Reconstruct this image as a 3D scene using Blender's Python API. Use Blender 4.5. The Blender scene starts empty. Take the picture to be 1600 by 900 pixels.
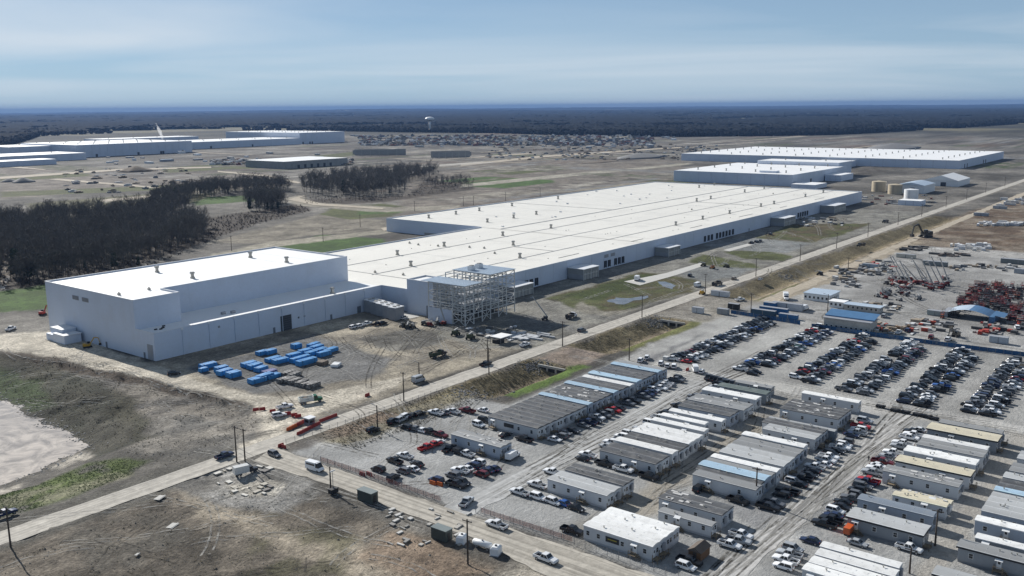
import bpy, bmesh, math, random
import numpy as np
from mathutils import Vector, Matrix
random.seed(7); rng = np.random.default_rng(7)
sc = bpy.context.scene
C = sc.collection
R = math.radians
# ------------------------------------------------------------------ camera
# world axes: X runs along the long factory wall and the main road, Y across it, origin at the near factory corner
F, PITCH, ROLL, YAW, CAMH = 1457.66, .1919, .00883, .66287, 100.0
CP = Vector((-199.337, -339.067, CAMH))
fw = Vector((math.cos(PITCH)*math.cos(YAW), math.cos(PITCH)*math.sin(YAW), -math.sin(PITCH)))
r0 = Vector((math.sin(YAW), -math.cos(YAW), 0)); u0 = r0.cross(fw)
rt = r0*math.cos(ROLL) - u0*math.sin(ROLL); up = r0*math.sin(ROLL) + u0*math.cos(ROLL)
cam = bpy.data.cameras.new('camera'); camo = bpy.data.objects.new('camera', cam); C.objects.link(camo)
m = Matrix((rt, up, -fw)).transposed().to_4x4(); m.translation = CP; camo.matrix_world = m
cam.sensor_width = 36; cam.lens = 36*F/1600; cam.clip_end = 200000; cam.clip_start = 1
sc.camera = camo
def Q(px, py, z=0.0):
    """photo pixel -> point on the level plane z"""
    d = fw + rt*((px-800)/F) - up*((py-450)/F)
    t = (z-CAMH)/d.z
    return CP + d*t
def PX(p):
    d = Vector(p)-CP; k = d.dot(fw)
    return 800+F*d.dot(rt)/k, 450-F*d.dot(up)/k
# ------------------------------------------------------------------ sky, sun, exposure
SUN_EL = R(29.5); SUN_H = Vector((.215, .977, 0)).normalized()
world = bpy.data.worlds.new('World'); sc.world = world; world.use_nodes = True
nt = world.node_tree; N = nt.nodes; L = nt.links
N.clear()
out = N.new('ShaderNodeOutputWorld'); bg = N.new('ShaderNodeBackground'); sky = N.new('ShaderNodeTexSky')
sky.sky_type = 'NISHITA'; sky.sun_disc = False; sky.sun_elevation = SUN_EL
sky.sun_rotation = math.atan2(SUN_H.x, SUN_H.y); sky.altitude = 1500; sky.air_density = .85; sky.dust_density = .0; sky.ozone_density = 4.0
bg.inputs['Strength'].default_value = .05
# thin streaky cloud: noise on a flat cloud deck seen in perspective
tc = N.new('ShaderNodeTexCoord'); sep = N.new('ShaderNodeSeparateXYZ'); L.new(tc.outputs['Generated'], sep.inputs[0])
def wm(op, a, b=None):
    n = N.new('ShaderNodeMath'); n.operation = op
    for i, v in enumerate((a, b)):
        if v is None: continue
        if isinstance(v, (int, float)): n.inputs[i].default_value = v
        else: L.new(v, n.inputs[i])
    return n.outputs[0]
zz = wm('ADD', wm('MAXIMUM', sep.outputs[2], 0.0), .035)
cx = wm('DIVIDE', sep.outputs[0], zz); cy = wm('DIVIDE', sep.outputs[1], zz)
cv = N.new('ShaderNodeCombineXYZ'); L.new(cx, cv.inputs[0]); L.new(cy, cv.inputs[1])
vr = N.new('ShaderNodeVectorRotate'); vr.rotation_type = 'Z_AXIS'; vr.inputs['Angle'].default_value = -YAW+.10
L.new(cv.outputs[0], vr.inputs['Vector'])
mp = N.new('ShaderNodeMapping'); mp.inputs['Scale'].default_value = (.20, .13, 1); mp.inputs['Location'].default_value = (5.6, 1.7, 0)
L.new(vr.outputs[0], mp.inputs[0])
nz = N.new('ShaderNodeTexNoise'); nz.inputs['Scale'].default_value = 1.0; nz.inputs['Detail'].default_value = 5; nz.inputs['Roughness'].default_value = .48; nz.inputs['Distortion'].default_value = .6
L.new(mp.outputs[0], nz.inputs['Vector'])
cr = N.new('ShaderNodeValToRGB'); cr.color_ramp.elements[0].position = .38; cr.color_ramp.elements[0].color = (0,0,0,1)
cr.color_ramp.elements[1].position = .70; cr.color_ramp.elements[1].color = (1,1,1,1)
L.new(nz.outputs['Fac'], cr.inputs[0])
fade = N.new('ShaderNodeMapRange'); fade.inputs['From Min'].default_value = .012; fade.inputs['From Max'].default_value = .06
fade.inputs['To Min'].default_value = .28; fade.inputs['To Max'].default_value = .85; L.new(sep.outputs[2], fade.inputs[0])
mx = N.new('ShaderNodeMixRGB'); mx.inputs[2].default_value = (11.6, 12.4, 13.2, 1)
thin = wm('DIVIDE', 1.0, wm('ADD', 1.0, wm('MULTIPLY', wm('MAXIMUM', sep.outputs[2], 0.0), 5.0)))  # veil and cirrus thin out with a shorter path overhead
L.new(wm('MULTIPLY', wm('MULTIPLY', cr.outputs[0], fade.outputs[0]), thin), mx.inputs[0]); vl_ = N.new('ShaderNodeMixRGB'); L.new(wm('MULTIPLY', thin, .72), vl_.inputs[0]); vl_.inputs[2].default_value = (6.2, 8.8, 11.4, 1); L.new(sky.outputs[0], vl_.inputs[1]); L.new(vl_.outputs[0], mx.inputs[1])
L.new(mx.outputs[0], bg.inputs[0]); L.new(bg.outputs[0], out.inputs[0])
sun = bpy.data.lights.new('sun', 'SUN'); sun.energy = 5.0; sun.angle = R(.55); sun.color = (1, .965, .91)
so = bpy.data.objects.new('sun', sun); C.objects.link(so)
sd = Vector((SUN_H.x*math.cos(SUN_EL), SUN_H.y*math.cos(SUN_EL), math.sin(SUN_EL)))
so.rotation_euler = sd.to_track_quat('Z', 'Y').to_euler(); so.location = (0, 0, 300)
vs = sc.view_settings; vs.view_transform = 'Standard'; vs.look = 'None'; vs.exposure = .40; vs.gamma = 1; vs.use_curve_mapping = False
sc.cycles.max_bounces = 5; sc.cycles.diffuse_bounces = 2; sc.cycles.glossy_bounces = 2; sc.cycles.transparent_max_bounces = 6
sc.cycles.volume_bounces = 1; sc.cycles.use_denoising = True; sc.cycles.caustics_reflective = False; sc.cycles.caustics_refractive = False
# ------------------------------------------------------------------ helpers
class MB:
    """collects shapes that become ONE mesh"""
    def __init__(s): s.v = []; s.f = []; s.m = []
    def poly(s, pts, mi=0):
        n = len(s.v); s.v += [tuple(p) for p in pts]; s.f.append(tuple(range(n, n+len(pts)))); s.m.append(mi); return s
    def box(s, x0, x1, y0, y1, z0, z1, mi=0, taper=None):
        n = len(s.v)
        t = taper or (0, 0, 0, 0)
        s.v += [(x0,y0,z0),(x1,y0,z0),(x1,y1,z0),(x0,y1,z0),(x0+t[0],y0+t[2],z1),(x1-t[1],y0+t[2],z1),(x1-t[1],y1-t[3],z1),(x0+t[0],y1-t[3],z1)]
        for q in ((3,2,1,0),(4,5,6,7),(0,1,5,4),(1,2,6,5),(2,3,7,6),(3,0,4,7)):
            s.f.append(tuple(n+i for i in q)); s.m.append(mi)
        return s
    def bar(s, p, q, w, h=None, mi=0):
        p, q = Vector(p), Vector(q); d = (q-p).normalized(); h = h or w
        a = d.cross(Vector((0,0,1)))
        if a.length < .01: a = Vector((1,0,0))
        a.normalize(); b = a.cross(d); n = len(s.v)
        for e in (p, q):
            for i, j in ((-1,-1),(1,-1),(1,1),(-1,1)): s.v.append(tuple(e+a*(i*w/2)+b*(j*h/2)))
        for k in ((0,1,2,3),(7,6,5,4),(0,4,5,1),(1,5,6,2),(2,6,7,3),(3,7,4,0)):
            s.f.append(tuple(n+i for i in k)); s.m.append(mi)
        return s
    def tube(s, p, q, ra, rb=None, k=8, mi=0, cap=True):
        p, q = Vector(p), Vector(q); rb = ra if rb is None else rb
        d = (q-p).normalized(); a = d.cross(Vector((0,0,1)))
        if a.length < .01: a = Vector((1,0,0))
        a.normalize(); b = a.cross(d); n = len(s.v)
        for e, r in ((p, ra), (q, rb)):
            for i in range(k):
                t = 2*math.pi*i/k; s.v.append(tuple(e+a*(r*math.cos(t))+b*(r*math.sin(t))))
        for i in range(k):
            j = (i+1) % k; s.f.append((n+i, n+j, n+k+j, n+k+i)); s.m.append(mi)
        if cap:
            s.f.append(tuple(n+i for i in range(k))[::-1]); s.m.append(mi); s.f.append(tuple(n+k+i for i in range(k))); s.m.append(mi)
        return s
    def loft(s, rings, mi=0, caps=True):
        n = len(s.v); k = len(rings[0])
        for r in rings: s.v += [tuple(p) for p in r]
        for a in range(len(rings)-1):
            for i in range(k):
                j = (i+1) % k; s.f.append((n+a*k+i, n+a*k+j, n+(a+1)*k+j, n+(a+1)*k+i)); s.m.append(mi)
        if caps:
            s.f.append(tuple(n+i for i in range(k))[::-1]); s.m.append(mi); s.f.append(tuple(n+(len(rings)-1)*k+i for i in range(k))); s.m.append(mi)
        return s
    def blob(s, c, r, sz=1.0, mi=0, jit=.25, seed=0):
        rr = random.Random(seed); n = len(s.v); t = (1+5**.5)/2
        for v in ((-1,t,0),(1,t,0),(-1,-t,0),(1,-t,0),(0,-1,t),(0,1,t),(0,-1,-t),(0,1,-t),(t,0,-1),(t,0,1),(-t,0,-1),(-t,0,1)):
            k = r/1.9*(1+rr.uniform(-jit, jit)); s.v.append((c[0]+v[0]*k, c[1]+v[1]*k, c[2]+v[2]*k*sz))
        for q in ((0,11,5),(0,5,1),(0,1,7),(0,7,10),(0,10,11),(1,5,9),(5,11,4),(11,10,2),(10,7,6),(7,1,8),(3,9,4),(3,4,2),(3,2,6),(3,6,8),(3,8,9),(4,9,5),(2,4,11),(6,2,10),(8,6,7),(9,8,1)):
            s.f.append(tuple(n+i for i in q)); s.m.append(mi)
        return s
    def mesh(s, name, mats, smooth=False):
        me = bpy.data.meshes.new(name); me.from_pydata(s.v, [], s.f)
        for mt in (mats if isinstance(mats, (list, tuple)) else [mats]): me.materials.append(mt)
        if len(set(s.m)) > 1 or (s.m and s.m[0]): me.polygons.foreach_set('material_index', s.m)
        if smooth: me.polygons.foreach_set('use_smooth', [True]*len(s.f))
        me.validate(); me.update()
        return me
    def build(s, name, mats, parent=None, loc=(0,0,0), smooth=False):
        return obj(name, s.mesh(name, mats, smooth), parent, loc)
def obj(name, me, parent=None, loc=(0,0,0), rz=0, scale=None):
    o = bpy.data.objects.new(name, me); C.objects.link(o)
    if parent is not None: o.parent = parent
    o.location = loc; o.rotation_euler = (0, 0, rz)
    if scale is not None: o.scale = scale
    return o
THINGS = []
def tag(o, label, cat, group=None):
    o['label'] = label; o['category'] = cat
    if group: o['group'] = group
    return o
def thing(name, label, cat, loc=(0,0,0), rz=0, group=None, scale=None, rank=None):
    o = obj(name, None, None, loc, rz, scale); o.empty_display_size = .3
    tag(o, label, cat, group)
    if rank: THINGS.append((o, rank))
    return o
ORD = ['', 'second', 'third', 'fourth', 'fifth', 'sixth', 'seventh', 'eighth', 'ninth', 'tenth', 'eleventh', 'twelfth', 'thirteenth', 'fourteenth', 'fifteenth', 'sixteenth', 'seventeenth', 'eighteenth', 'nineteenth', 'twentieth']
def ordw(i):
    n = i+1
    if n <= 20: return ORD[i] or 'first'
    tens = ('', '', 'twenty', 'thirty', 'forty', 'fifty', 'sixty', 'seventy', 'eighty', 'ninety')
    if n % 10 == 0: return tens[n//10][:-1] + 'ieth'
    return tens[n//10] + '-' + ('first' if n % 10 == 1 else ORD[n % 10 - 1])
def settle_labels():
    """things sharing a base label are told apart by how near they stand to the viewer"""
    by = {}
    for o, rank in THINGS: by.setdefault(o['label'], []).append((o, rank))
    for lab, lst in by.items():
        if len(lst) < 2: continue
        lst.sort(key=lambda t: (Vector(t[0].location)-CP).length)
        for i, (o, rank) in enumerate(lst):
            o['label'] = lab + ', ' + ('nearest' if i == 0 else ordw(i)+' nearest')
def struct(o): o['kind'] = 'structure'; return o
def stuff(o, label=None, cat=None):
    o['kind'] = 'stuff'
    if label: o['label'] = label; o['category'] = cat
    return o
HAZE = 4.4e-5
# ------------------------------------------------------------------ materials
def nodes(name):
    mt = bpy.data.materials.new(name); mt.use_nodes = True
    n = mt.node_tree.nodes; return mt, n, mt.node_tree.links, n['Principled BSDF']
def M(name, col, rough=.75, var=.16, scale=.35, fine=4.0, bump=0.0, metal=0.0, spec=.35, stretch=None, stain=None, stain_amt=0.0):
    mt, n, l, b = nodes(name)
    b.inputs['Roughness'].default_value = rough; b.inputs['Metallic'].default_value = metal; b.inputs['Specular IOR Level'].default_value = spec
    g = n.new('ShaderNodeNewGeometry'); vec = g.outputs['Position']
    if stretch:
        mpn = n.new('ShaderNodeMapping'); mpn.inputs['Scale'].default_value = stretch; l.new(vec, mpn.inputs[0]); vec = mpn.outputs[0]
    t1 = n.new('ShaderNodeTexNoise'); t1.inputs['Scale'].default_value = scale; t1.inputs['Detail'].default_value = 5; t1.inputs['Roughness'].default_value = .62; l.new(vec, t1.inputs['Vector'])
    t2 = n.new('ShaderNodeTexNoise'); t2.inputs['Scale'].default_value = fine; t2.inputs['Detail'].default_value = 3; l.new(vec, t2.inputs['Vector'])
    ad = n.new('ShaderNodeMath'); ad.operation = 'MULTIPLY_ADD'; ad.inputs[1].default_value = .6; l.new(t1.outputs['Fac'], ad.inputs[0])
    sc2 = n.new('ShaderNodeMath'); sc2.operation = 'MULTIPLY'; sc2.inputs[1].default_value = .4; l.new(t2.outputs['Fac'], sc2.inputs[0]); l.new(sc2.outputs[0], ad.inputs[2])
    rp = n.new('ShaderNodeMapRange'); rp.inputs['From Min'].default_value = .3; rp.inputs['From Max'].default_value = .7
    rp.inputs['To Min'].default_value = 1-var; rp.inputs['To Max'].default_value = 1+var; l.new(ad.outputs[0], rp.inputs[0])
    mc = n.new('ShaderNodeMixRGB'); mc.blend_type = 'MULTIPLY'; mc.inputs[0].default_value = 1
    if col == 'object':
        oi = n.new('ShaderNodeObjectInfo'); l.new(oi.outputs['Color'], mc.inputs[1])
    else: mc.inputs[1].default_value = (*col, 1)
    l.new(rp.outputs[0], mc.inputs[2]); res = mc.outputs[0]
    if stain:
        t3 = n.new('ShaderNodeTexNoise'); t3.inputs['Scale'].default_value = scale*1.7; t3.inputs['Detail'].default_value = 8; t3.inputs['Roughness'].default_value = .7; l.new(g.outputs['Position'], t3.inputs['Vector'])
        r3 = n.new('ShaderNodeMapRange'); r3.inputs['From Min'].default_value = .5; r3.inputs['From Max'].default_value = .66; r3.inputs['To Max'].default_value = stain_amt; l.new(t3.outputs['Fac'], r3.inputs[0])
        m3 = n.new('ShaderNodeMixRGB'); m3.inputs[2].default_value = (*stain, 1); l.new(r3.outputs[0], m3.inputs[0]); l.new(res, m3.inputs[1]); res = m3.outputs[0]
    l.new(res, b.inputs['Base Color'])
    if bump:
        bp = n.new('ShaderNodeBump'); bp.inputs['Strength'].default_value = min(1, bump); bp.inputs['Distance'].default_value = .3
        l.new(ad.outputs[0], bp.inputs['Height']); l.new(bp.outputs[0], b.inputs['Normal'])
    return mt
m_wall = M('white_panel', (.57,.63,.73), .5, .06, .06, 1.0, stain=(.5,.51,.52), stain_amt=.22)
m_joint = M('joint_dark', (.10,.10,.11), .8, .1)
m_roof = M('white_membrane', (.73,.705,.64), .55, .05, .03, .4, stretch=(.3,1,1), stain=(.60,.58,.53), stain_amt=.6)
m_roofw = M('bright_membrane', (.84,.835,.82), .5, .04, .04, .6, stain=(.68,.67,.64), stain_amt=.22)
m_cope = M('coping_metal', (.72,.73,.74), .4, .06)
m_door = M('dock_door', (.045,.05,.06), .55, .2, .4)
m_doorg = M('grey_door', (.16,.18,.21), .5, .15)
m_louvre = M('louvre', (.30,.31,.33), .5, .15)
m_vent = M('vent_metal', (.36,.35,.32), .45, .2, .8, metal=.3)
m_steel = M('primed_steel', (.60,.60,.58), .5, .18, .7)
m_deck = M('metal_deck', (.52,.60,.68), .35, .08, .2, metal=.25)
m_conc = M('concrete', (.42,.41,.38), .85, .16, .25, 2.5, bump=.2, stain=(.28,.26,.23), stain_amt=.5)
m_concd = M('grey_concrete', (.30,.30,.29), .85, .18, .2, 2.0)
m_wood = M('pole_wood', (.075,.06,.048), .85, .25, 1.5)
m_wire = M('pole_metal', (.20,.20,.21), .5, .15)
m_glass = M('dark_glass', (.02,.025,.03), .08, .1, spec=.6)
m_tyre = M('tyre', (.018,.018,.018), .85, .2)
m_rim = M('rim', (.35,.36,.38), .35, .15, metal=.6)
m_paint = M('car_paint', 'object', .3, .05, 1.0, spec=.5)
m_black = M('black_plastic', (.022,.022,.024), .6, .2)
m_lamp_w = M('headlamp', (.7,.72,.75), .15, .05)
m_lamp_r = M('tail_lamp', (.35,.02,.015), .3, .1)
m_obj = M('painted', 'object', .55, .14, .6, 5)
m_tan = M('tan_tank', (.45,.38,.27), .6, .1)
m_white = M('white_paint', (.74,.75,.75), .45, .08)
m_red = M('red_paint', (.30,.03,.022), .5, .2)
m_orange = M('orange_paint', (.60,.14,.025), .5, .2)
m_yellow = M('yellow_paint', (.50,.30,.04), .5, .2)
m_blue = M('blue_wrap', (.04,.22,.50), .5, .3, .8, 4, bump=.6, stain=(.10,.34,.62), stain_amt=.6)
m_bluefab = M('blue_mesh_screen', (.02,.08,.19), .8, .35, .25, 2, stain=(.16,.18,.20), stain_amt=.8)
m_soil = M('soil', (.12,.095,.07), .95, .35, .25, 2.0, bump=.6)
m_rock = M('riprap', (.17,.168,.165), .9, .35, .8, 4)
m_bark = M('bark', (.11,.10,.09), .95, .3, .6)
m_twig = M('twigs', (.12,.112,.10), .95, .45, .04, .5)
m_leafd = M('evergreen', (.03,.04,.024), .9, .3, .15)
m_farwood = M('far_canopy', (.026,.027,.027), 1.0, .5, .006, .04, spec=.05)
m_farcan = M('far_canopy_mass', (.013,.0145,.016), 1.0, .5, .004, .03, spec=.02)  # shaded sides of the treetops are put into this darker base colour
m_dirtpile = M('dirt_pile', (.15,.12,.09), .95, .25, .15, 1, bump=.5)
# ------------------------------------------------------------------ ground sheet to the horizon
def hash2(i, j, s):
    h = (i.astype(np.int64)*374761393 + j.astype(np.int64)*668265263 + s*1274126177) & 0xffffffff
    h = ((h ^ (h >> 13))*1274126177) & 0xffffffff
    return ((h ^ (h >> 16)) & 0xffff)/65535.0
def vnoise(x, y, s=0):
    i = np.floor(x); j = np.floor(y); fx = x-i; fy = y-j
    fx = fx*fx*(3-2*fx); fy = fy*fy*(3-2*fy)
    a = hash2(i, j, s); b = hash2(i+1, j, s); c = hash2(i, j+1, s); d = hash2(i+1, j+1, s)
    return (a*(1-fx)+b*fx)*(1-fy)+(c*(1-fx)+d*fx)*fy
def fbm(x, y, s=0, o=4):
    r = 0; k = .5; t = 0
    for q in range(o):
        r = r + k*vnoise(x, y, s+q*17); t += k; k *= .55; x = x*2.03; y = y*2.03
    return r/t
def sdist(poly, x, y):
    """signed distance to a closed polygon, positive inside"""
    d = np.full(x.shape, 1e9); ins = np.zeros(x.shape, bool); n = len(poly)
    for k in range(n):
        ax, ay = poly[k][0], poly[k][1]; bx, by = poly[(k+1) % n][0], poly[(k+1) % n][1]
        ex, ey = bx-ax, by-ay; t = np.clip(((x-ax)*ex+(y-ay)*ey)/(ex*ex+ey*ey+1e-9), 0, 1)
        d = np.minimum(d, np.hypot(x-ax-t*ex, y-ay-t*ey))
        c = ((ay > y) != (by > y)) & (x < (bx-ax)*(y-ay)/((by-ay) if abs(by-ay) > 1e-9 else 1e-9)+ax)
        ins ^= c
    return np.where(ins, d, -d)
def sm(t): t = np.clip(t, 0, 1); return t*t*(3-2*t)
def P(*pts): return [tuple(Q(*p)[:2]) for p in pts]
PONDZ = -5.0
pond_poly = [tuple(Q(x, y, PONDZ)[:2]) for x, y in ((-260,790),(0,748),(60,727),(134,690),(100,668),(60,652),(38,640),(0,618),(-120,575),(-420,540))]
DITCH = [(44, 92, -121.5, -142, 3.9), (117, 190, -121.5, -143, 3.9), (252, 700, -122.5, -146, 3.7)]
ledge_poly = P((-200,540),(0,551),(100,566),(250,598),(378,633),(398,648),(380,690),(300,722),(0,830),(-300,900))
def height(x, y):
    z = np.zeros(x.shape)
    ld = (x > -300) & (x < 10) & (y > -125) & (y < 160)
    if ld.any():
        xx, yy = x[ld], y[ld]; z[ld] -= 1.5*sm((sdist(ledge_poly, xx, yy)+(fbm(xx*.2, yy*.2, 95)-.5)*2)/2.6)*sm((yy+108)/14)
    # settling pond with its banks
    near = (x > -330) & (x < 40) & (y > -160) & (y < 330)
    if near.any():
        xx, yy = x[near], y[near]; d = sdist(pond_poly, xx, yy)+(fbm(xx*.13, yy*.13, 91)-.5)*9
        z[near] += np.where(d > 0, -5.0-1.2*sm(d/8), -5.0*sm(1-(-d)/30)*np.clip((xx < 0)+sm((6-xx)/10), 0, 1))
    for a0, a1, b0, b1, dep in DITCH:
        e = sm((x-a0)/5)*sm((a1-x)/5)
        prof = np.clip((b0-y)/11.5, 0, 1)*np.clip((y-b1)/6.5, 0, 1)
        z -= dep*e*prof
    # rough ground: churned mud in front of the road, work yard and graded land
    rough = sm((-46-x)/6)*sm((x+420)/60)*sm((y+700)/50)*(1-sm((y+122)/4))
    z += rough*(fbm(x*.16, y*.16, 3)-.5)*1.5 + rough*(fbm(x*.55, y*.55, 5, 3)-.5)*.8
    wy = sm((x+60)/20)*sm((118-x)/10)*sm((-26-y)/6)*sm((y+108)/5)
    z += wy*(fbm(x*.12, y*.12, 9)-.5)*.5
    bank = sm((-8-x)/4)*sm((x+55)/10)*sm((y+112)/8)*sm((60-y)/20)
    z += bank*((fbm(x*.2, y*.2, 21)-.5)*1.6)
    far = sm((np.hypot(x-400, y-300)-9000)/16000)
    z += far*(fbm(x*.00016, y*.00016, 31, 3)-.42)*150
    return z
def seg(a, b, s): return np.arange(a, b, s)
def geo(a, b, n): return np.geomspace(a, b, n)
ga = np.concatenate([-geo(260, 46000, 26)[::-1], seg(-258, -140, 5), seg(-140, 240, 1.6), seg(240, 420, 3), seg(420, 1000, 6), seg(1000, 2000, 15), geo(2000, 46000, 60)])
gb = np.concatenate([-geo(560, 46000, 26)[::-1], seg(-555, -340, 5), seg(-340, 30, 1.6), seg(30, 300, 4), seg(300, 900, 6), seg(900, 2500, 15), geo(2500, 46000, 55)])
GX, GY = np.meshgrid(ga, gb, indexing='ij'); GZ = height(GX, GY)
wx = GX+(fbm(GX*.09, GY*.09, 41)-.5)*7; wy_ = GY+(fbm(GX*.09, GY*.09, 43)-.5)*7
col = np.empty(GX.shape+(3,))
def cc(*c): return np.array(c)
big = fbm(GX*.012, GY*.012, 51)[..., None]; mid = fbm(GX*.06, GY*.06, 53)[..., None]
col[:] = cc(.115,.104,.092)*(1-mid)+cc(.225,.203,.175)*mid
col *= .55+.9*sm((big-.5)*2.2+.5)
def paint(poly, c, w=3.0, amt=1.0, warp=True, breakup=0.0, c2=None):
    c = np.array(c)
    xs = [p[0] for p in poly]; ys = [p[1] for p in poly]; mg = w+12
    i0, i1 = np.searchsorted(ga, (min(xs)-mg, max(xs)+mg)); j0, j1 = np.searchsorted(gb, (min(ys)-mg, max(ys)+mg))
    if i1 <= i0 or j1 <= j0: return
    sl = (slice(i0, i1), slice(j0, j1))
    x, y = (wx[sl], wy_[sl]) if warp else (GX[sl], GY[sl])
    k = sm(sdist(poly, x, y)/w+.5)*amt
    if breakup: k = k*sm((fbm(GX[sl]*.11, GY[sl]*.11, 61)-breakup)*6+.5)
    if c2 is not None:
        t = fbm(GX[sl]*.08, GY[sl]*.08, 67)[..., None]; t = sm((t-.5)*3+.5); c = c*(1-t)+np.array(c2)*t
    k = k[..., None]; col[sl] = col[sl]*(1-k)+c*k
def rect(a0, a1, b0, b1): return [(a0,b0),(a1,b0),(a1,b1),(a0,b1)]
TAN = (.36,.325,.27); GREY = (.25,.24,.22); PALE = (.41,.395,.36); DARK = (.075,.068,.058); GRASS = (.072,.125,.030); OLIVE = (.105,.112,.045); BRUSH = (.075,.06,.048); MUD = (.105,.075,.052); STRAW = (.30,.25,.14)
# far country: woodland floor, fields
rr_ = np.hypot(GX-300, GY-200)
kf = sm((rr_-2300)/900)[..., None]; col[:] = col*(1-kf)+cc(.06,.056,.044)*kf
fld = (sm((fbm(GX*.0016, GY*.0016, 71, 3)-.60)*14)*sm((rr_-2600)/700))[..., None]; col[:] = col*(1-fld)+cc(.20,.175,.11)*fld
# meadows and tracks beyond the factory
for poly, c, w in (
  (P((320,380),(500,335),(610,345),(600,362),(480,368),(420,380)), (.19,.165,.13), 5),
  (P((0,262),(230,262),(420,258),(420,290),(150,300),(0,312)), (.165,.14,.118), 10),
  (P((640,262),(900,240),(1070,252),(1060,283),(900,292),(760,322),(620,342)), (.165,.14,.115), 12)):
    paint(poly, c, w, c2=tuple(k_*1.5 for k_ in c))
for poly, c, w in (
  (P((-80,470),(0,455),(75,444),(230,424),(330,405),(420,384),(440,392),(80,482),(0,488),(-80,500)), GRASS, 3),
  (P((418,384),(505,367),(600,373),(604,381),(545,398),(480,392)), GRASS, 3),
  (P((520,324),(600,318),(645,325),(610,338),(545,343),(500,335)), OLIVE, 5),
  (P((560,326),(640,324),(625,332),(560,336)), GRASS, 4),
  (P((665,284),(760,276),(862,281),(868,285),(790,294),(690,291)), GRASS, 6),
  (P((730,268),(860,258),(890,264),(800,273)), OLIVE, 8),
  (P((300,309),(392,305),(398,314),(305,321)), GRASS, 5),
  (P((40,318),(210,305),(360,292),(300,318),(180,326),(60,338)), (.13,.12,.065), 8),
  (P((0,300),(250,290),(420,278),(420,284),(250,297),(0,308)), OLIVE, 8),
  (P((250,262),(420,252),(560,236),(560,242),(420,262),(260,270)), OLIVE, 10),
  (P((0,277),(140,270),(140,275),(0,284)), OLIVE, 10),
  (P((255,352),(470,318),(488,328),(400,350),(320,378),(200,420),(40,450),(0,452),(0,340)), BRUSH, 6),
  (P((470,312),(640,306),(660,280),(740,288),(740,296),(600,316),(480,322)), BRUSH, 6)):
    paint(poly, c, w)
for poly, c, w in (
  (P((-60,355),(0,342),(180,330),(180,334),(0,350),(-60,364)), (.33,.29,.22), 4),
  (P((440,310),(470,305),(490,316),(620,324),(720,320),(720,326),(600,332),(470,322)), (.34,.30,.24), 4),
  (P((160,312),(330,297),(450,288),(450,291),(330,301),(160,317)), (.40,.37,.30), 4),
  (P((330,398),(420,378),(620,357),(700,346),(700,350),(600,365),(430,386),(330,406)), (.36,.32,.25), 3),
  (P((720,305),(900,294),(1060,280),(1060,284),(900,299),(740,311)), (.30,.26,.20), 5),
  (P((720,288),(880,272),(1080,254),(1080,257),(880,277),(720,293)), (.40,.36,.29), 5)):
    paint(poly, c, w)
rp = random.Random(21)
for k in range(230):
    a_, b_ = rp.uniform(420, 2600), rp.uniform(240, 2300)
    if k % 3 == 0: a_, b_ = rp.uniform(850, 2600), rp.uniform(-100, 900)
    la, lb = (rp.uniform(80,420), rp.uniform(14,70)) if rp.random() < .6 else (rp.uniform(20,90), rp.uniform(80,320))
    paint(rect(a_, a_+la, b_, b_+lb), rp.choice(((.07,.06,.05),(.10,.085,.07),(.40,.36,.30),(.34,.31,.27),(.07,.09,.035),(.085,.105,.04),(.17,.115,.085),(.24,.24,.235),(.06,.05,.042))), 7, rp.uniform(.6,1), c2=rp.choice(((.12,.10,.085),(.22,.19,.16))))
# factory frontage
paint(rect(-12, 135, -108, 2), (.45,.385,.295), 5, c2=(.26,.225,.18))
paint(P((288,578),(380,555),(490,522),(560,545),(612,562),(585,592),(470,606),(400,615)), (.155,.15,.145), 4, c2=(.21,.20,.19))
paint(P((560,530),(640,512),(700,520),(690,540),(610,548)), (.30,.275,.235), 3, c2=(.13,.12,.105))
paint(P((660,500),(800,485),(905,470),(960,490),(900,520),(830,545),(740,545),(690,525)), (.20,.19,.175), 4, c2=(.27,.25,.21))
paint(rect(160, 720, -108, -32), (.23,.215,.19), 5, c2=(.30,.28,.24))
paint(P((850,466),(905,452),(1000,425),(1092,436),(1080,455),(965,488),(905,484)), OLIVE, 4, c2=(.10,.085,.045))
paint(P((880,462),(1000,428),(1040,432),(930,470)), (.06,.075,.022), 4)
paint(P((905,470),(940,487),(1010,482),(950,494),(900,486)), (.30,.27,.22), 3)
paint(P((1072,409),(1100,397),(1182,413),(1186,420),(1120,418)), OLIVE, 4)
paint(P((1130,393),(1190,391),(1236,400),(1225,408),(1160,404)), OLIVE, 4)
paint(P((1180,372),(1240,350),(1362,349),(1330,362),(1275,379)), OLIVE, 5, c2=(.12,.095,.055))
paint(P((1075,378),(1180,372),(1270,380),(1230,395),(1140,390)), (.26,.26,.25), 5)
paint(P((1050,425),(1090,415),(1180,420),(1150,432),(1100,440)), (.24,.24,.23), 5)
col *= cc(.74,.765,.775)
def P4(*pts): return [tuple(Q(p[0], p[1], -4)[:2]) for p in pts]
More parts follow.
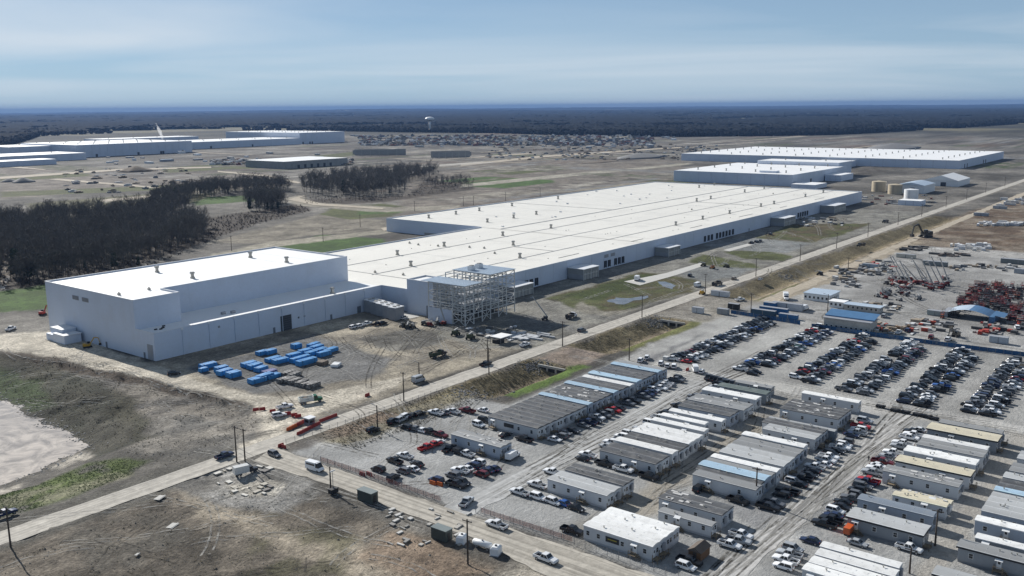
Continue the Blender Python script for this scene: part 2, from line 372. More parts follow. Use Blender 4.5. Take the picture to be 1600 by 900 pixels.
# haul road round the block and the turning area by the road
paint(P((-60,530),(0,522),(80,517),(150,535),(250,573),(330,600),(420,621),(520,612),(640,585),(600,612),(520,640),(470,660),(425,690),(360,712),(395,655),(392,632),(250,594),(100,562),(0,548),(-60,556)), (.50,.455,.375), 2.5, c2=(.43,.39,.32))
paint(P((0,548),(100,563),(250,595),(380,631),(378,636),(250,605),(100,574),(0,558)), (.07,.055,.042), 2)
paint(P((0,556),(100,572),(250,604),(378,636),(300,700),(190,665),(130,615),(0,580)), (.125,.116,.104), 4, c2=(.20,.18,.152))
paint(P((190,690),(250,640),(330,650),(400,640),(420,680),(330,716),(240,705)), (.225,.205,.175), 5, c2=(.115,.11,.10))
paint(P4((-80,560),(0,566),(130,592),(215,638),(245,690),(150,715),(115,668),(60,646),(30,634),(0,618),(-80,600)), (.045,.046,.034), 4, c2=(.066,.062,.044))
paint(P4((-80,565),(0,576),(60,596),(90,630),(40,634),(0,612),(-80,590)), (.04,.06,.022), 3, .9)
paint(P4((130,640),(190,655),(215,690),(150,705),(128,690)), (.07,.066,.052), 4, .9)
paint([(_p[0], _p[1]) for _p in P((-120,775),(0,752),(66,730),(142,692),(108,664),(62,648),(36,634),(0,612),(-120,570),(-130,600),(0,630),(40,650),(100,684),(50,716),(0,736),(-120,760))], (.36,.33,.28), 2.5, .8, breakup=.5)
paint(P((-60,800),(0,757),(80,728),(150,705),(228,714),(205,738),(110,776),(0,808),(-60,830)), (.075,.10,.03), 4, breakup=.36)
paint(P((0,772),(120,735),(220,722),(200,745),(0,806)), (.20,.19,.13), 4, .8, breakup=.52)
paint(rect(-330, -46, -125.5, -120), (.07,.068,.058), 2, .85, c2=(.11,.105,.09))  # dark strip paints in the shade of the drop below the road edge
paint(rect(-330, -40, -111, -107), (.10,.095,.08), 2, .6)
# churned field in front of the near road
paint([(-420,-420),(-50,-420),(-50,-123),(-420,-123)], (.172,.148,.118), 6, c2=(.07,.061,.049))
paint(P((270,760),(340,790),(430,820),(560,850),(640,900),(560,900),(420,850),(300,800)), (.33,.285,.22), 4, .85)
paint(P((100,840),(200,800),(330,830),(300,880),(150,890)), (.115,.105,.088), 4, .75, breakup=.45)
paint(P((560,880),(600,830),(680,850),(780,900),(640,905)), (.24,.18,.13), 4, .8)
paint(P((400,800),(560,840),(540,900),(380,900)), (.085,.082,.045), 5, .7, breakup=.5)
paint(P((250,760),(350,720),(470,735),(500,770),(440,805),(330,790)), (.12,.115,.105), 3, .9, c2=(.30,.29,.27))
paint(P((330,760),(400,745),(440,760),(400,780),(345,778)), (.42,.39,.33), 2, .8, breakup=.45)
# gravel of the trailer park, the lots and the storage yard
paint([(-33,-126),(38,-126),(40,-150),(112,-150),(112,-700),(-60,-700),(-60,-260),(-33,-245)], (.345,.345,.335), 3, warp=False, c2=(.27,.27,.262))
paint([(108,-150),(222,-146),(226,-700),(108,-700)], (.37,.365,.345), 3, c2=(.305,.30,.285))
for k, bc in enumerate((-171, -198.5, -219.5, -239.5, -259.5, -279.5)):
    paint(rect(121, 214, bc-6.5, bc+6.5), (.235,.23,.22), 4, .8)
paint([(224,-148),(330,-150),(480,-152),(520,-158),(500,-330),(420,-520),(224,-520)], (.34,.335,.32), 6, c2=(.25,.245,.235))
paint(rect(285, 400, -182, -228), (.24,.235,.225), 6, .8)
paint(P((1470,500),(1530,450),(1600,452),(1640,520),(1560,520)), (.22,.215,.205), 5, .8)
paint([(500,-150),(760,-140),(1100,-200),(1100,-700),(520,-500)], MUD, 10, c2=(.21,.175,.135))
paint(P((1500,385),(1600,395),(1600,405),(1440,395)), (.33,.32,.30), 6, .8)
# lanes of the trailer park
paint(rect(-34, 118, -196.5, -188), (.42,.415,.395), 2.5, .8, c2=(.35,.345,.33))
paint(rect(-40, 120, -264.5, -257), (.41,.40,.375), 2.5, .9, c2=(.27,.265,.25))
paint(rect(104, 119, -700, -158), (.44,.43,.40), 3, .8, c2=(.37,.36,.34))
paint(rect(-60, 104, -231, -222), (.33,.30,.25), 3, .9, c2=(.24,.23,.21))
paint(rect(-60, 112, -298, -292), (.33,.31,.275), 3, .8)
paint(P((560,662),(660,640),(640,672),(560,690),(500,700),(480,690)), (.46,.45,.42), 3, .7)
paint(P((1175,760),(1230,790),(1190,830),(1140,800),(1120,770)), (.24,.24,.24), 2, .85, warp=False)
paint(P((960,580),(1010,560),(1100,520),(1090,528),(1015,568),(975,590)), (.13,.13,.135), 3, .8)
# verges and ditch slopes along the main road
paint(rect(-40, 1400, -123, -119), (.20,.18,.15), 2, .8)
paint(rect(-20, 46, -135, -121), (.24,.205,.12), 3, .85, c2=(.15,.13,.085))
paint(rect(-30, 10, -128, -121), (.11,.10,.09), 2, .8, c2=(.26,.19,.14))
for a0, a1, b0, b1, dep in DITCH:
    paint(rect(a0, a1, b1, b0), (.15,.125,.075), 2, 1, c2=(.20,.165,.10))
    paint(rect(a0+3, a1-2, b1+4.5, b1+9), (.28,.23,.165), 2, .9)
paint(rect(93, 117, -143, -122), (.27,.215,.165), 3, 1, c2=(.22,.18,.15))
paint(rect(50, 96, -147, -140.5), (.09,.14,.03), 2, .95)
paint(rect(125, 196, -148, -141.5), (.12,.125,.04), 2, .9)
paint(rect(250, 520, -160, -146.5), (.30,.255,.19), 3, .9)
paint(rect(252, 310, -151, -146), (.12,.125,.04), 2, .8)
paint(rect(190, 250, -150, -122), (.27,.25,.215), 4, .8)
nv = GX.size; na, nb = GX.shape
verts = np.stack([GX, GY, GZ], -1).reshape(-1, 3).astype(np.float32)
idx = np.arange(nv).reshape(na, nb)
quads = np.stack([idx[:-1,:-1], idx[1:,:-1], idx[1:,1:], idx[:-1,1:]], -1).reshape(-1, 4)
me = bpy.data.meshes.new('ground'); me.vertices.add(nv); me.vertices.foreach_set('co', verts.ravel())
me.loops.add(quads.size); me.loops.foreach_set('vertex_index', quads.ravel().astype(np.int32))
me.polygons.add(len(quads)); me.polygons.foreach_set('loop_start', np.arange(0, quads.size, 4, dtype=np.int32))
me.polygons.foreach_set('use_smooth', np.ones(len(quads), bool))
me.update(calc_edges=True)
rgh = np.ones(GX.shape)
for pl_ in ([(-33,-126),(38,-126),(40,-150),(226,-148),(480,-152),(500,-330),(420,-700),(-60,-700),(-60,-262),(-33,-245)],): rgh = np.minimum(rgh, 1-.62*sm(sdist(pl_, GX, GY)/4+.5))
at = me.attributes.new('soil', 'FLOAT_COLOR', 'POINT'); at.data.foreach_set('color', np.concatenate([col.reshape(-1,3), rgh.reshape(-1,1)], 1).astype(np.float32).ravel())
def ground_mat():
    mt, n, l, b = nodes('ground_soil'); b.inputs['Roughness'].default_value = .95; b.inputs['Specular IOR Level'].default_value = .15
    a = n.new('ShaderNodeAttribute'); a.attribute_name = 'soil'; g = n.new('ShaderNodeNewGeometry')
    def nzt(sc_, st=(1,1,1), det=6, ro=.65, dist=0):
        mpn = n.new('ShaderNodeMapping'); mpn.inputs['Scale'].default_value = st; l.new(g.outputs['Position'], mpn.inputs[0])
        t = n.new('ShaderNodeTexNoise'); t.inputs['Scale'].default_value = sc_; t.inputs['Detail'].default_value = det; t.inputs['Roughness'].default_value = ro; t.inputs['Distortion'].default_value = dist
        l.new(mpn.outputs[0], t.inputs['Vector']); return t.outputs['Fac']
    def rng_(v, f0, f1, t0, t1):
        q = n.new('ShaderNodeMapRange'); q.inputs['From Min'].default_value = f0; q.inputs['From Max'].default_value = f1; q.inputs['To Min'].default_value = t0; q.inputs['To Max'].default_value = t1; l.new(v, q.inputs[0]); return q.outputs[0]
    def mul(x, y):
        q = n.new('ShaderNodeMixRGB'); q.blend_type = 'MULTIPLY'; q.inputs[0].default_value = 1; l.new(x, q.inputs[1]); l.new(y, q.inputs[2]); return q.outputs[0]
    f1 = nzt(.85, det=7, ro=.72); f2 = nzt(1.0, (.035, .42, 1), 5, .65, 1.6); f3 = nzt(.16, det=7, ro=.68, dist=.8); f4 = nzt(.035, det=5, dist=.5)
    c = mul(a.outputs['Color'], rng_(f1, .32, .68, .58, 1.42))
    c = mul(c, rng_(f2, .36, .64, .91, 1.09)); c = mul(c, rng_(f3, .36, .64, .74, 1.24)); c = mul(c, rng_(f4, .35, .65, .84, 1.16))
    f5 = nzt(2.6, (.5, 1, 1), 5, .75, .4); c = mul(c, rng_(f5, .34, .66, .66, 1.34))
    mxr = n.new('ShaderNodeMixRGB'); l.new(a.outputs['Alpha'], mxr.inputs[0]); l.new(a.outputs['Color'], mxr.inputs[1]); l.new(c, mxr.inputs[2]); c = mul(mxr.outputs[0], rng_(f4, .35, .65, .9, 1.1))
    l.new(c, b.inputs['Base Color'])
    bp = n.new('ShaderNodeBump'); bp.inputs['Strength'].default_value = .8; bp.inputs['Distance'].default_value = .6; l.new(f1, bp.inputs['Height']); l.new(bp.outputs[0], b.inputs['Normal'])
    return mt
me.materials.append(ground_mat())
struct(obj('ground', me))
# ------------------------------------------------------------------ sheets: roads, slabs, water
def sheet(name, poly, z, mat, jag=0.0, step=3.0, seed=1, kind=True, follow=False):
    rr = random.Random(seed); pts = []
    n = len(poly)
    for k in range(n):
        p, q = Vector(poly[k][:2]), Vector(poly[(k+1) % n][:2]); dl = (q-p).length; kk = max(1, int(dl/step)) if jag else 1
        nr = Vector((-(q-p).y, (q-p).x)).normalized() if dl > 0 else Vector((0,0))
        for i in range(kk):
            o_ = nr*(rr.gauss(0, jag) if i else 0); w = p.lerp(q, i/kk)+o_; pts.append((w.x, w.y, z))
    bm = bmesh.new(); vs_ = [bm.verts.new(p) for p in pts]; f = bm.faces.new(vs_)
    bmesh.ops.triangulate(bm, faces=[f]); bmesh.ops.recalc_face_normals(bm, faces=bm.faces)
    for f in bm.faces:
        if f.normal.z < 0: f.normal_flip()
    me_ = bpy.data.meshes.new(name); bm.to_mesh(me_); bm.free(); me_.materials.append(mat)
    o = obj(name, me_)
    if kind: struct(o)
    return o
def road_mat(name, c, dark, along, lanes):
    """pale road with darker wheel tracks lengthwise"""
    mt, n, l, b = nodes(name); b.inputs['Roughness'].default_value = .9; b.inputs['Specular IOR Level'].default_value = .2
    g = n.new('ShaderNodeNewGeometry'); mpn = n.new('ShaderNodeMapping'); mpn.inputs['Scale'].default_value = (.012, 1.1, 1) if along == 'x' else (1.1, .012, 1); l.new(g.outputs['Position'], mpn.inputs[0])
    t = n.new('ShaderNodeTexNoise'); t.inputs['Scale'].default_value = 1; t.inputs['Detail'].default_value = 5; t.inputs['Distortion'].default_value = .5; l.new(mpn.outputs[0], t.inputs['Vector'])
    t2 = n.new('ShaderNodeTexNoise'); t2.inputs['Scale'].default_value = .4; t2.inputs['Detail'].default_value = 8; t2.inputs['Roughness'].default_value = .75; t2.inputs['Distortion'].default_value = .5; l.new(g.outputs['Position'], t2.inputs['Vector'])
    r = n.new('ShaderNodeMapRange'); r.inputs['From Min'].default_value = .42; r.inputs['From Max'].default_value = .62; r.inputs['To Max'].default_value = lanes; l.new(t.outputs['Fac'], r.inputs[0])
    mxx = n.new('ShaderNodeMixRGB'); mxx.inputs[1].default_value = (*c, 1); mxx.inputs[2].default_value = (*dark, 1); l.new(r.outputs[0], mxx.inputs[0])
    r2 = n.new('ShaderNodeMapRange'); r2.inputs['From Min'].default_value = .3; r2.inputs['From Max'].default_value = .7; r2.inputs['To Min'].default_value = .68; r2.inputs['To Max'].default_value = 1.26; l.new(t2.outputs['Fac'], r2.inputs[0])
    mm = n.new('ShaderNodeMixRGB'); mm.blend_type = 'MULTIPLY'; mm.inputs[0].default_value = 1; l.new(mxx.outputs[0], mm.inputs[1]); l.new(r2.outputs[0], mm.inputs[2])
    l.new(mm.outputs[0], b.inputs['Base Color']); return mt
m_road = road_mat('road_concrete', (.47,.44,.385), (.33,.31,.275), 'x', .85)
m_road2 = road_mat('road_dirt', (.43,.40,.345), (.27,.25,.215), 'y', .95)
m_track = road_mat('track_dirt', (.42,.365,.285), (.32,.28,.22), 'x', .7)
m_slab = M('slab', (.46,.45,.42), .85, .12, .2, 2)
m_asph = M('asphalt_dark', (.13,.13,.135), .9, .2, .15, 2)
sheet('road', [(-330,-119.6),(-40,-119.6),(400,-119.6),(1500,-119.6),(3500,-119.6),(3500,-111.2),(1500,-111.2),(400,-111.2),(-330,-111.2)], .06, m_road, .16, 4)
sheet('near_road', [(-44.5,-122.5),(-42.5,-160),(-43.5,-205),(-48,-232),(-50,-330),(-34.5,-330),(-34,-245),(-34.8,-190),(-33.6,-119.5),(-36,-119.5)], .10, m_road2, .28, 3, 3)
sheet('dirt_track', [(252,-148.5),(520,-147.5),(900,-146),(1300,-150),(1300,-159),(900,-153.5),(520,-154),(252,-156)], .05, m_track, .6, 6, 4)
def concrete_slab(pts, z=.12): return sheet('concrete_apron', P(*pts), z, m_slab)
m_lane1 = road_mat('lane_gravel', (.43,.43,.42), (.30,.30,.292), 'x', .9)
m_lane2 = road_mat('lane_mud', (.47,.46,.44), (.19,.186,.178), 'x', 1.0)
sheet('lane', [(-36,-196.5),(118,-196),(118,-188.5),(-36,-188)], .05, m_lane1, .5, 3, 11)
sheet('muddy_lane', [(-60,-264.6),(112,-264),(120,-268),(120,-252),(112,-257.5),(-60,-257.4)], .05, m_lane2, .5, 3, 12)
concrete_slab(((975,440),(1040,427),(1070,418),(1094,411),(1104,414),(1060,429),(1000,446)))
concrete_slab(((1130,391),(1175,379),(1183,381),(1140,393)))
concrete_slab(((622,489),(650,487),(655,495),(632,500)))
def wet_mat(name, c, rough):
    mt, n, l, b = nodes(name); b.inputs['Base Color'].default_value = (*c, 1); b.inputs['Roughness'].default_value = rough
    g = n.new('ShaderNodeNewGeometry'); t = n.new('ShaderNodeTexNoise'); t.inputs['Scale'].default_value = .10; t.inputs['Detail'].default_value = 8; t.inputs['Roughness'].default_value = .62; t.inputs['Distortion'].default_value = 2.0; l.new(g.outputs['Position'], t.inputs['Vector'])
    r = n.new('ShaderNodeValToRGB'); e = r.color_ramp.elements; e[0].position = .38; e[0].color = (*[k*.58 for k in c], 1); e[1].position = .62; e[1].color = (*[min(1, k*1.12) for k in c], 1)
    l.new(t.outputs['Fac'], r.inputs[0]); l.new(r.outputs[0], b.inputs['Base Color'])
    t2 = n.new('ShaderNodeTexNoise'); t2.inputs['Scale'].default_value = 1.6; t2.inputs['Detail'].default_value = 3; l.new(g.outputs['Position'], t2.inputs['Vector'])
    bp = n.new('ShaderNodeBump'); bp.inputs['Strength'].default_value = .05; bp.inputs['Distance'].default_value = .04; l.new(t2.outputs['Fac'], bp.inputs['Height']); l.new(bp.outputs[0], b.inputs['Normal'])
    return mt
m_silt = wet_mat('silty_water', (.56,.49,.41), .08); m_pud = wet_mat('puddle_water', (.16,.155,.15), .12)
_pc = (sum(p[0] for p in pond_poly)/len(pond_poly), sum(p[1] for p in pond_poly)/len(pond_poly))
sheet('pond_water', [(_pc[0]+(p[0]-_pc[0])*1.2, _pc[1]+(p[1]-_pc[1])*1.2) for p in pond_poly], PONDZ-1.5, m_silt, 0, 3, 5)
sheet('puddle_water', P((948,470),(962,465),(985,466),(1003,463),(1012,462),(1008,467),(985,472),(975,476),(962,475)), .05, m_pud, .8, 3, 6)
sheet('puddle_water', P((1027,440),(1040,440),(1056,446),(1051,452),(1040,449)), .05, m_pud, .8, 3, 7)
sheet('puddle_water', P((0,452),(4,432),(10,404),(17,403),(13,420),(12,440),(7,452)), .06, m_silt, .8, 4, 8)
def track_sheet(pts, z=.3, w=.7): return sheet('dirt_track', P(*pts), z, m_track, w, 12, len(pts))
track_sheet(((0,352),(90,341),(180,333),(180,335),(90,344),(0,356)))
track_sheet(((160,312),(330,297),(450,287.5),(450,289.5),(330,300),(160,316)))
track_sheet(((0,276.5),(190,264),(330,260.5),(330,262.5),(190,266.5),(0,280)))
track_sheet(((340,267),(420,274),(470,285),(466,287),(418,276.5),(340,269)))
track_sheet(((450,312),(478,305),(468,310),(500,318),(600,325),(598,327.5),(490,321)))
track_sheet(((595,357),(700,336),(704,338),(600,361)))
for k in range(34):
    a_, b_ = rp.uniform(450, 2400), rp.uniform(250, 2200); la = rp.uniform(150, 700); wd = rp.uniform(5, 11)
    sheet('dirt_track', [(a_,b_),(a_+la,b_+rp.uniform(-30,30)),(a_+la,b_+wd),(a_,b_+wd)] if k % 3 else [(a_,b_),(a_+wd,b_),(a_+wd+rp.uniform(-30,30),b_+la*.5),(a_,b_+la*.5)], .2+k*.01, m_track if k % 2 else m_road, 1.2, 14, k)
track_sheet(((720,257),(850,243),(960,236),(1075,229),(1075,230.5),(960,238),(850,246),(720,260)))

# ------------------------------------------------------------------ wheel tracks pressed into the soil
def track_mat(name, c, al):
    mt, n, l, b = nodes(name); b.inputs['Base Color'].default_value = (*c, 1); b.inputs['Roughness'].default_value = .95; b.inputs['Specular IOR Level'].default_value = .1
    g = n.new('ShaderNodeNewGeometry'); t = n.new('ShaderNodeTexNoise'); t.inputs['Scale'].default_value = .35; t.inputs['Detail'].default_value = 6; t.inputs['Roughness'].default_value = .75; l.new(g.outputs['Position'], t.inputs['Vector'])
    r = n.new('ShaderNodeMapRange'); r.inputs['From Min'].default_value = .38; r.inputs['From Max'].default_value = .62; r.inputs['To Min'].default_value = 0; r.inputs['To Max'].default_value = al; l.new(t.outputs['Fac'], r.inputs[0]); l.new(r.outputs[0], b.inputs['Alpha']); return mt
m_tp = track_mat('track_pale', (.36,.35,.325), .7); m_td = track_mat('track_dark', (.07,.065,.055), .7)
tk = MB(); rr = random.Random(77)
def tracks(poly, n, ang, spread, ln, w=.5, gauge=1.9, dark=.5, curv=.02):
    xs_ = [p[0] for p in poly]; ys_ = [p[1] for p in poly]; k = 0
    while k < n:
        x, y = rr.uniform(min(xs_), max(xs_)), rr.uniform(min(ys_), max(ys_))
        if sdist(poly, np.array([x]), np.array([y]))[0] < 0: continue
        k += 1; a = ang+rr.gauss(0, spread); cv_ = rr.gauss(0, curv); L_ = rr.uniform(*ln); st = 2.0; m_ = int(L_/st); cx_, cy_, aa = [x], [y], [a]
        for i in range(m_):
            a += cv_*st*.5; cv_ += rr.gauss(0, curv*.08); cx_.append(cx_[-1]+math.cos(a)*st); cy_.append(cy_[-1]+math.sin(a)*st); aa.append(a)
        X_, Y_, A2 = np.array(cx_), np.array(cy_), np.array(aa); mi = 1 if rr.random() < dark else 0
        for sd_ in (-gauge/2, gauge/2):
            lx, ly = X_-np.sin(A2)*(sd_-w/2), Y_+np.cos(A2)*(sd_-w/2); rx, ry = X_-np.sin(A2)*(sd_+w/2), Y_+np.cos(A2)*(sd_+w/2)
            zl, zr_ = height(lx, ly)+.07+k*.0004, height(rx, ry)+.07+k*.0004
            for i in range(m_): tk.poly([(lx[i],ly[i],zl[i]),(rx[i],ry[i],zr_[i]),(rx[i+1],ry[i+1],zr_[i+1]),(lx[i+1],ly[i+1],zl[i+1])], mi)
field = [(-150,-330),(-53,-330),(-50,-232),(-47,-160),(-48,-128),(-170,-128)]
tracks(field, 60, 2.6, .5, (20,60)); tracks(field, 40, .9, .6, (15,50), curv=.05)
tracks([(-30,-95),(-10,-100),(-12,40),(-40,30)], 36, 1.9, .5, (20,60)); tracks(rect(-8,118,-104,-40), 70, .3, .7, (20,70), curv=.04)
tracks(rect(-30,16,-190,-130), 26, 1.0, .8, (15,40), curv=.05, dark=.4); tracks(rect(-30,110,-232,-222), 16, 0, .2, (20,50)); tracks(rect(-60,100,-264,-258), 40, 0, .07, (20,60), .45, dark=.6, curv=.004); tracks(rect(-30,110,-196,-189), 24, 0, .04, (30,60), .45, dark=.6, curv=.003)
tracks(rect(-46,-37,-330,-125), 24, 1.57, .05, (30,70), dark=.5, curv=.003); tracks(rect(160,700,-106,-60), 60, .1, .5, (30,90), .7, dark=.4); tracks(rect(106,118,-320,-165), 16, 1.57, .1, (30,60), .5, curv=.004); tracks(rect(230,480,-320,-160), 60, .8, .9, (30,90), .8, 2.2, .4, .03)
stuff(tk.build('wheel_tracks', [m_tp, m_td]), 'wheel tracks worn into dirt and gravel', 'tracks')

# clods and dry grass on the churned ground
def scatter(poly, n):
    xs_ = [p[0] for p in poly]; ys_ = [p[1] for p in poly]; X = rng.uniform(min(xs_), max(xs_), n*3); Y = rng.uniform(min(ys_), max(ys_), n*3); k = (sdist(poly, X, Y) > 0) & (fbm(X*.1, Y*.1, 15)+rng.uniform(-.25,.25,X.shape) > .47); X, Y = X[k][:n], Y[k][:n]; return X, Y, height(X, Y)
cl = MB()
bankp = [(-62,-105),(-14,-100),(-14,40),(-45,45),(-55,-20)]
for poly, n in ((field, 2600), (bankp, 900), (rect(-5,118,-106,-30), 500)):
    for x, y, z in zip(*scatter(poly, n)):
        r = rr.uniform(.08,.26)*(1.6 if rr.random() < .06 else 1); a = rr.uniform(0,6.28); p = [(x+math.cos(a+t)*r*rr.uniform(.7,1.2), y+math.sin(a+t)*r*rr.uniform(.7,1.2), z-.03) for t in (0,1.6,3.1,4.7)]; q = (x, y, z+r*rr.uniform(.5,.9))
        for i in range(4): cl.poly([p[i], p[(i+1)%4], q])
stuff(cl.build('dirt_clods', M('clod', (.20,.185,.16), .95, .5, .3, 2)), 'clods of dried mud on the churned ground', 'clods')
gr_ = MB()
verge = rect(-20, 46, -140, -121); greenb = P((-40,790),(0,757),(80,728),(150,705),(228,714),(205,738),(110,776),(0,808))
for poly, n, mi, hh in ((field, 3200, 0, .2), (verge, 1500, 0, .5), (greenb, 2600, 1, .16), (bankp, 900, 0, .4), (rect(44,92,-142,-121), 1200, 0, .5), (rect(117,190,-143,-121), 1500, 0, .5)):
    for x, y, z in zip(*scatter(poly, n)):
        for k in range(4):
            a = rr.uniform(0,6.28); w = rr.uniform(.05,.14); gr_.poly([(x-w, y, z-.03), (x+w, y+w, z-.03), (x+math.cos(a)*.35, y+math.sin(a)*.35, z+hh*rr.uniform(.5,1.3))], mi)
stuff(gr_.build('dry_grass', [M('straw', (.21,.18,.115), .95, .4, .3), M('green_blade', (.085,.125,.035), .9, .35, .3)]), 'tufts of dry and green grass on verges and field', 'grass')
# ------------------------------------------------------------------ main factory
fac = thing('factory_building', 'long white factory hall with tall windowless block at its near end', 'factory')
def shell(a0, a1, b0, b1, z0, z1, roofm, par=.7, name='roof'):
    MB().box(a0+.35, a1-.35, b0+.35, b1-.35, z0, z1-.9, 0).build('wall_core', m_joint, fac)
    MB().box(a0+.5, a1-.5, b0+.5, b1-.5, z1-.9, z1-par+.12).build(name, roofm, fac)
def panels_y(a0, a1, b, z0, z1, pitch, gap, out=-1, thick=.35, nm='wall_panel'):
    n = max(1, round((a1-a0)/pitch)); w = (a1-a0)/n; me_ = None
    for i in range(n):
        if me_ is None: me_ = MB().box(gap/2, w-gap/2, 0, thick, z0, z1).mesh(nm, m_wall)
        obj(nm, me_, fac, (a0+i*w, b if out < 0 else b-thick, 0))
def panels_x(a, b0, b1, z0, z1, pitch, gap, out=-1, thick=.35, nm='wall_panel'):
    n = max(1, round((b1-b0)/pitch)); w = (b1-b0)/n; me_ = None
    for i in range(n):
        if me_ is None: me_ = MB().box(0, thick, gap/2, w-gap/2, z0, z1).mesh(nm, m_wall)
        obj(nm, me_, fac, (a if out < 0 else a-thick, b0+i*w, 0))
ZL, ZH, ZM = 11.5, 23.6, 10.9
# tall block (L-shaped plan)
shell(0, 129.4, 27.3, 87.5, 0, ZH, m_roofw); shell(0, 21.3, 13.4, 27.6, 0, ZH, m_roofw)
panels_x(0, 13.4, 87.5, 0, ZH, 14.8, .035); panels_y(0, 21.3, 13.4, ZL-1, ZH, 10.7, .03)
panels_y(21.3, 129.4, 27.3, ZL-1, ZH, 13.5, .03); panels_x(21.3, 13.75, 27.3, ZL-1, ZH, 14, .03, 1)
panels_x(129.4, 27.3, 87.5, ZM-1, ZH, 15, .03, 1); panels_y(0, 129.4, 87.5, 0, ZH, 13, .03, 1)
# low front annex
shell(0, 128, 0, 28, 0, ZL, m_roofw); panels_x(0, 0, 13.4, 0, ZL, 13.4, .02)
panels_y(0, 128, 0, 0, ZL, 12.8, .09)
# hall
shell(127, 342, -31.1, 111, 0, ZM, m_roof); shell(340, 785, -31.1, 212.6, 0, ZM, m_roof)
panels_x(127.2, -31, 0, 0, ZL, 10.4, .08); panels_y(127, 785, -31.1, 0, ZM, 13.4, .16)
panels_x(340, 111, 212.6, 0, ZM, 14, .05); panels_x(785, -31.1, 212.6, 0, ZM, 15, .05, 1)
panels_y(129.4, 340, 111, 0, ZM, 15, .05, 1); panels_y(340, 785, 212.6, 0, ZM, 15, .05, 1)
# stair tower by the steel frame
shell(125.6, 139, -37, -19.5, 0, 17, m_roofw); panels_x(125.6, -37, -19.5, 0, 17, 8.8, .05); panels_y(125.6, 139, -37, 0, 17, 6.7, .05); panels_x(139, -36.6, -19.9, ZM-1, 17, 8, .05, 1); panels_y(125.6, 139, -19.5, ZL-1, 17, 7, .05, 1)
# copings
def cope(p, q, z, w=.5): MB().bar((p[0], p[1], z), (q[0], q[1], z), w, .16).build('coping', m_cope, fac)
for p, q, z in (((0,13.6),(0,87.5),ZH), ((0,13.6),(21.3,13.6),ZH), ((21.1,13.6),(21.1,27.5),ZH), ((21.3,27.5),(129.4,27.5),ZH), ((129.2,27.5),(129.2,87.3),ZH), ((0,87.3),(129.4,87.3),ZH),
                ((0,.2),(128,.2),ZL), ((.2,0),(.2,13.4),ZL), ((127.4,-19.5),(127.4,.0),ZL), ((340.2,111),(340.2,212.4),ZM), ((129.4,110.8),(340,110.8),ZM), ((340,212.4),(785,212.4),ZM), ((784.8,-31),(784.8,212.4),ZM), ((139,-30.9),(785,-30.9),ZM),
                ((125.8,-37),(125.8,-19.5),17), ((125.6,-36.8),(139,-36.8),17), ((125.6,-19.7),(139,-19.7),17), ((138.8,-37),(138.8,-19.5),17)): cope(p, q, z+.05)
# notches of rain scuppers along the annex parapet
sc_me = MB().box(-.5, .5, -.12, .3, -.9, .25).mesh('scupper', m_cope)
dp_me = MB().box(-.12, .12, -.14, .1, 0, ZL-.8).mesh('downpipe', m_wall)
for i in range(1, 10): obj('scupper', sc_me, fac, (i*12.8, -.16, ZL)); obj('downpipe', dp_me, fac, (i*12.8, -.16, 0))
# roof joints (dark curbs) and membrane seams
def rj(p, q, z, w=.42, h=.2, mt=None): MB().bar((p[0], p[1], z), (q[0], q[1], z), w, h).build('roof_joint', mt or m_rjoint, fac)
m_rjoint = M('joint_cover', (.46,.455,.44), .6, .15)
zr = ZM-.58+.11
for b in (65, 31, -2): rj((150, b), (783, b), zr)
rj((342, 93.5), (783, 93.5), zr, .8, .4); rj((152, -18), (152, 110), zr); rj((276, -2.4), (276, 31), zr); rj((500, 93), (500, 211), zr); rj((600, -2), (600, 65), zr)
m_seam = M('membrane_seam', (.66,.65,.62), .6, .06)
for k in range(1, 9): MB().box(150+k*70, 150.35+k*70, -30, 64.4, zr-.1, zr-.07).build('roof_seam', m_seam, fac)
for k in range(1, 7): MB().box(342+k*62, 342.35+k*62, 94.2, 211.5, zr-.1, zr-.07).build('roof_seam', m_seam, fac)
for k in range(1, 12): MB().box(343, 783, 94.5+k*9.8, 94.75+k*9.8, zr-.1, zr-.075).build('roof_seam', m_seam, fac)
for k in range(1, 9): MB().box(k*14, k*14+.25, 29, 86.5, ZH-.575, ZH-.55).build('roof_seam', m_seam, fac)
# roof exhaust fans
vent = MB().box(-.8,.8,-.8,.8,0,.7).box(-.55,.55,-.55,.55,.7,2.3).box(-.95,.95,-.85,.85,2.3,3.1,0,(.25,.25,.2,.2)).mesh('exhaust_fan', m_vent)
vents_small = MB().box(-.55,.55,-.5,.5,0,.9).tube((0,0,.9),(0,0,1.4),.3,.3,8).mesh('roof_hatch', m_vent)
vl = [(560,270,x,y,zr-.1) for x, y in ((550,355),(762,325),(945,298),(1200,260),(1008,387),(1213,355),(1390,326),(1505,434),(1128,492),(1210,567),(1262,665),(670,575),(305,642),(410,728),(1560,206))]
vl += [(1040,220,x,y,zr-.1) for x, y in ((262,367),(380,348),(770,374),(618,402),(243,472),(353,454),(500,570),(290,615),(745,515),(847,495),(1092,438),(1232,406),(80,661))]
vl += [(60,420,928,27,ZH-.55),(60,420,1205,74,ZH-.55),(360,380,157,112,ZH-.55),(360,380,440,150,ZH-.55),(360,380,227,422,ZL-.6),(360,380,797,392,ZL-.6)]
for ox, oy, x, y, z in vl:
    p = Q(ox+x/5, oy+y/5, z); obj('exhaust_fan', vent, fac, (p.x, p.y, z), random.uniform(-.1,.1))
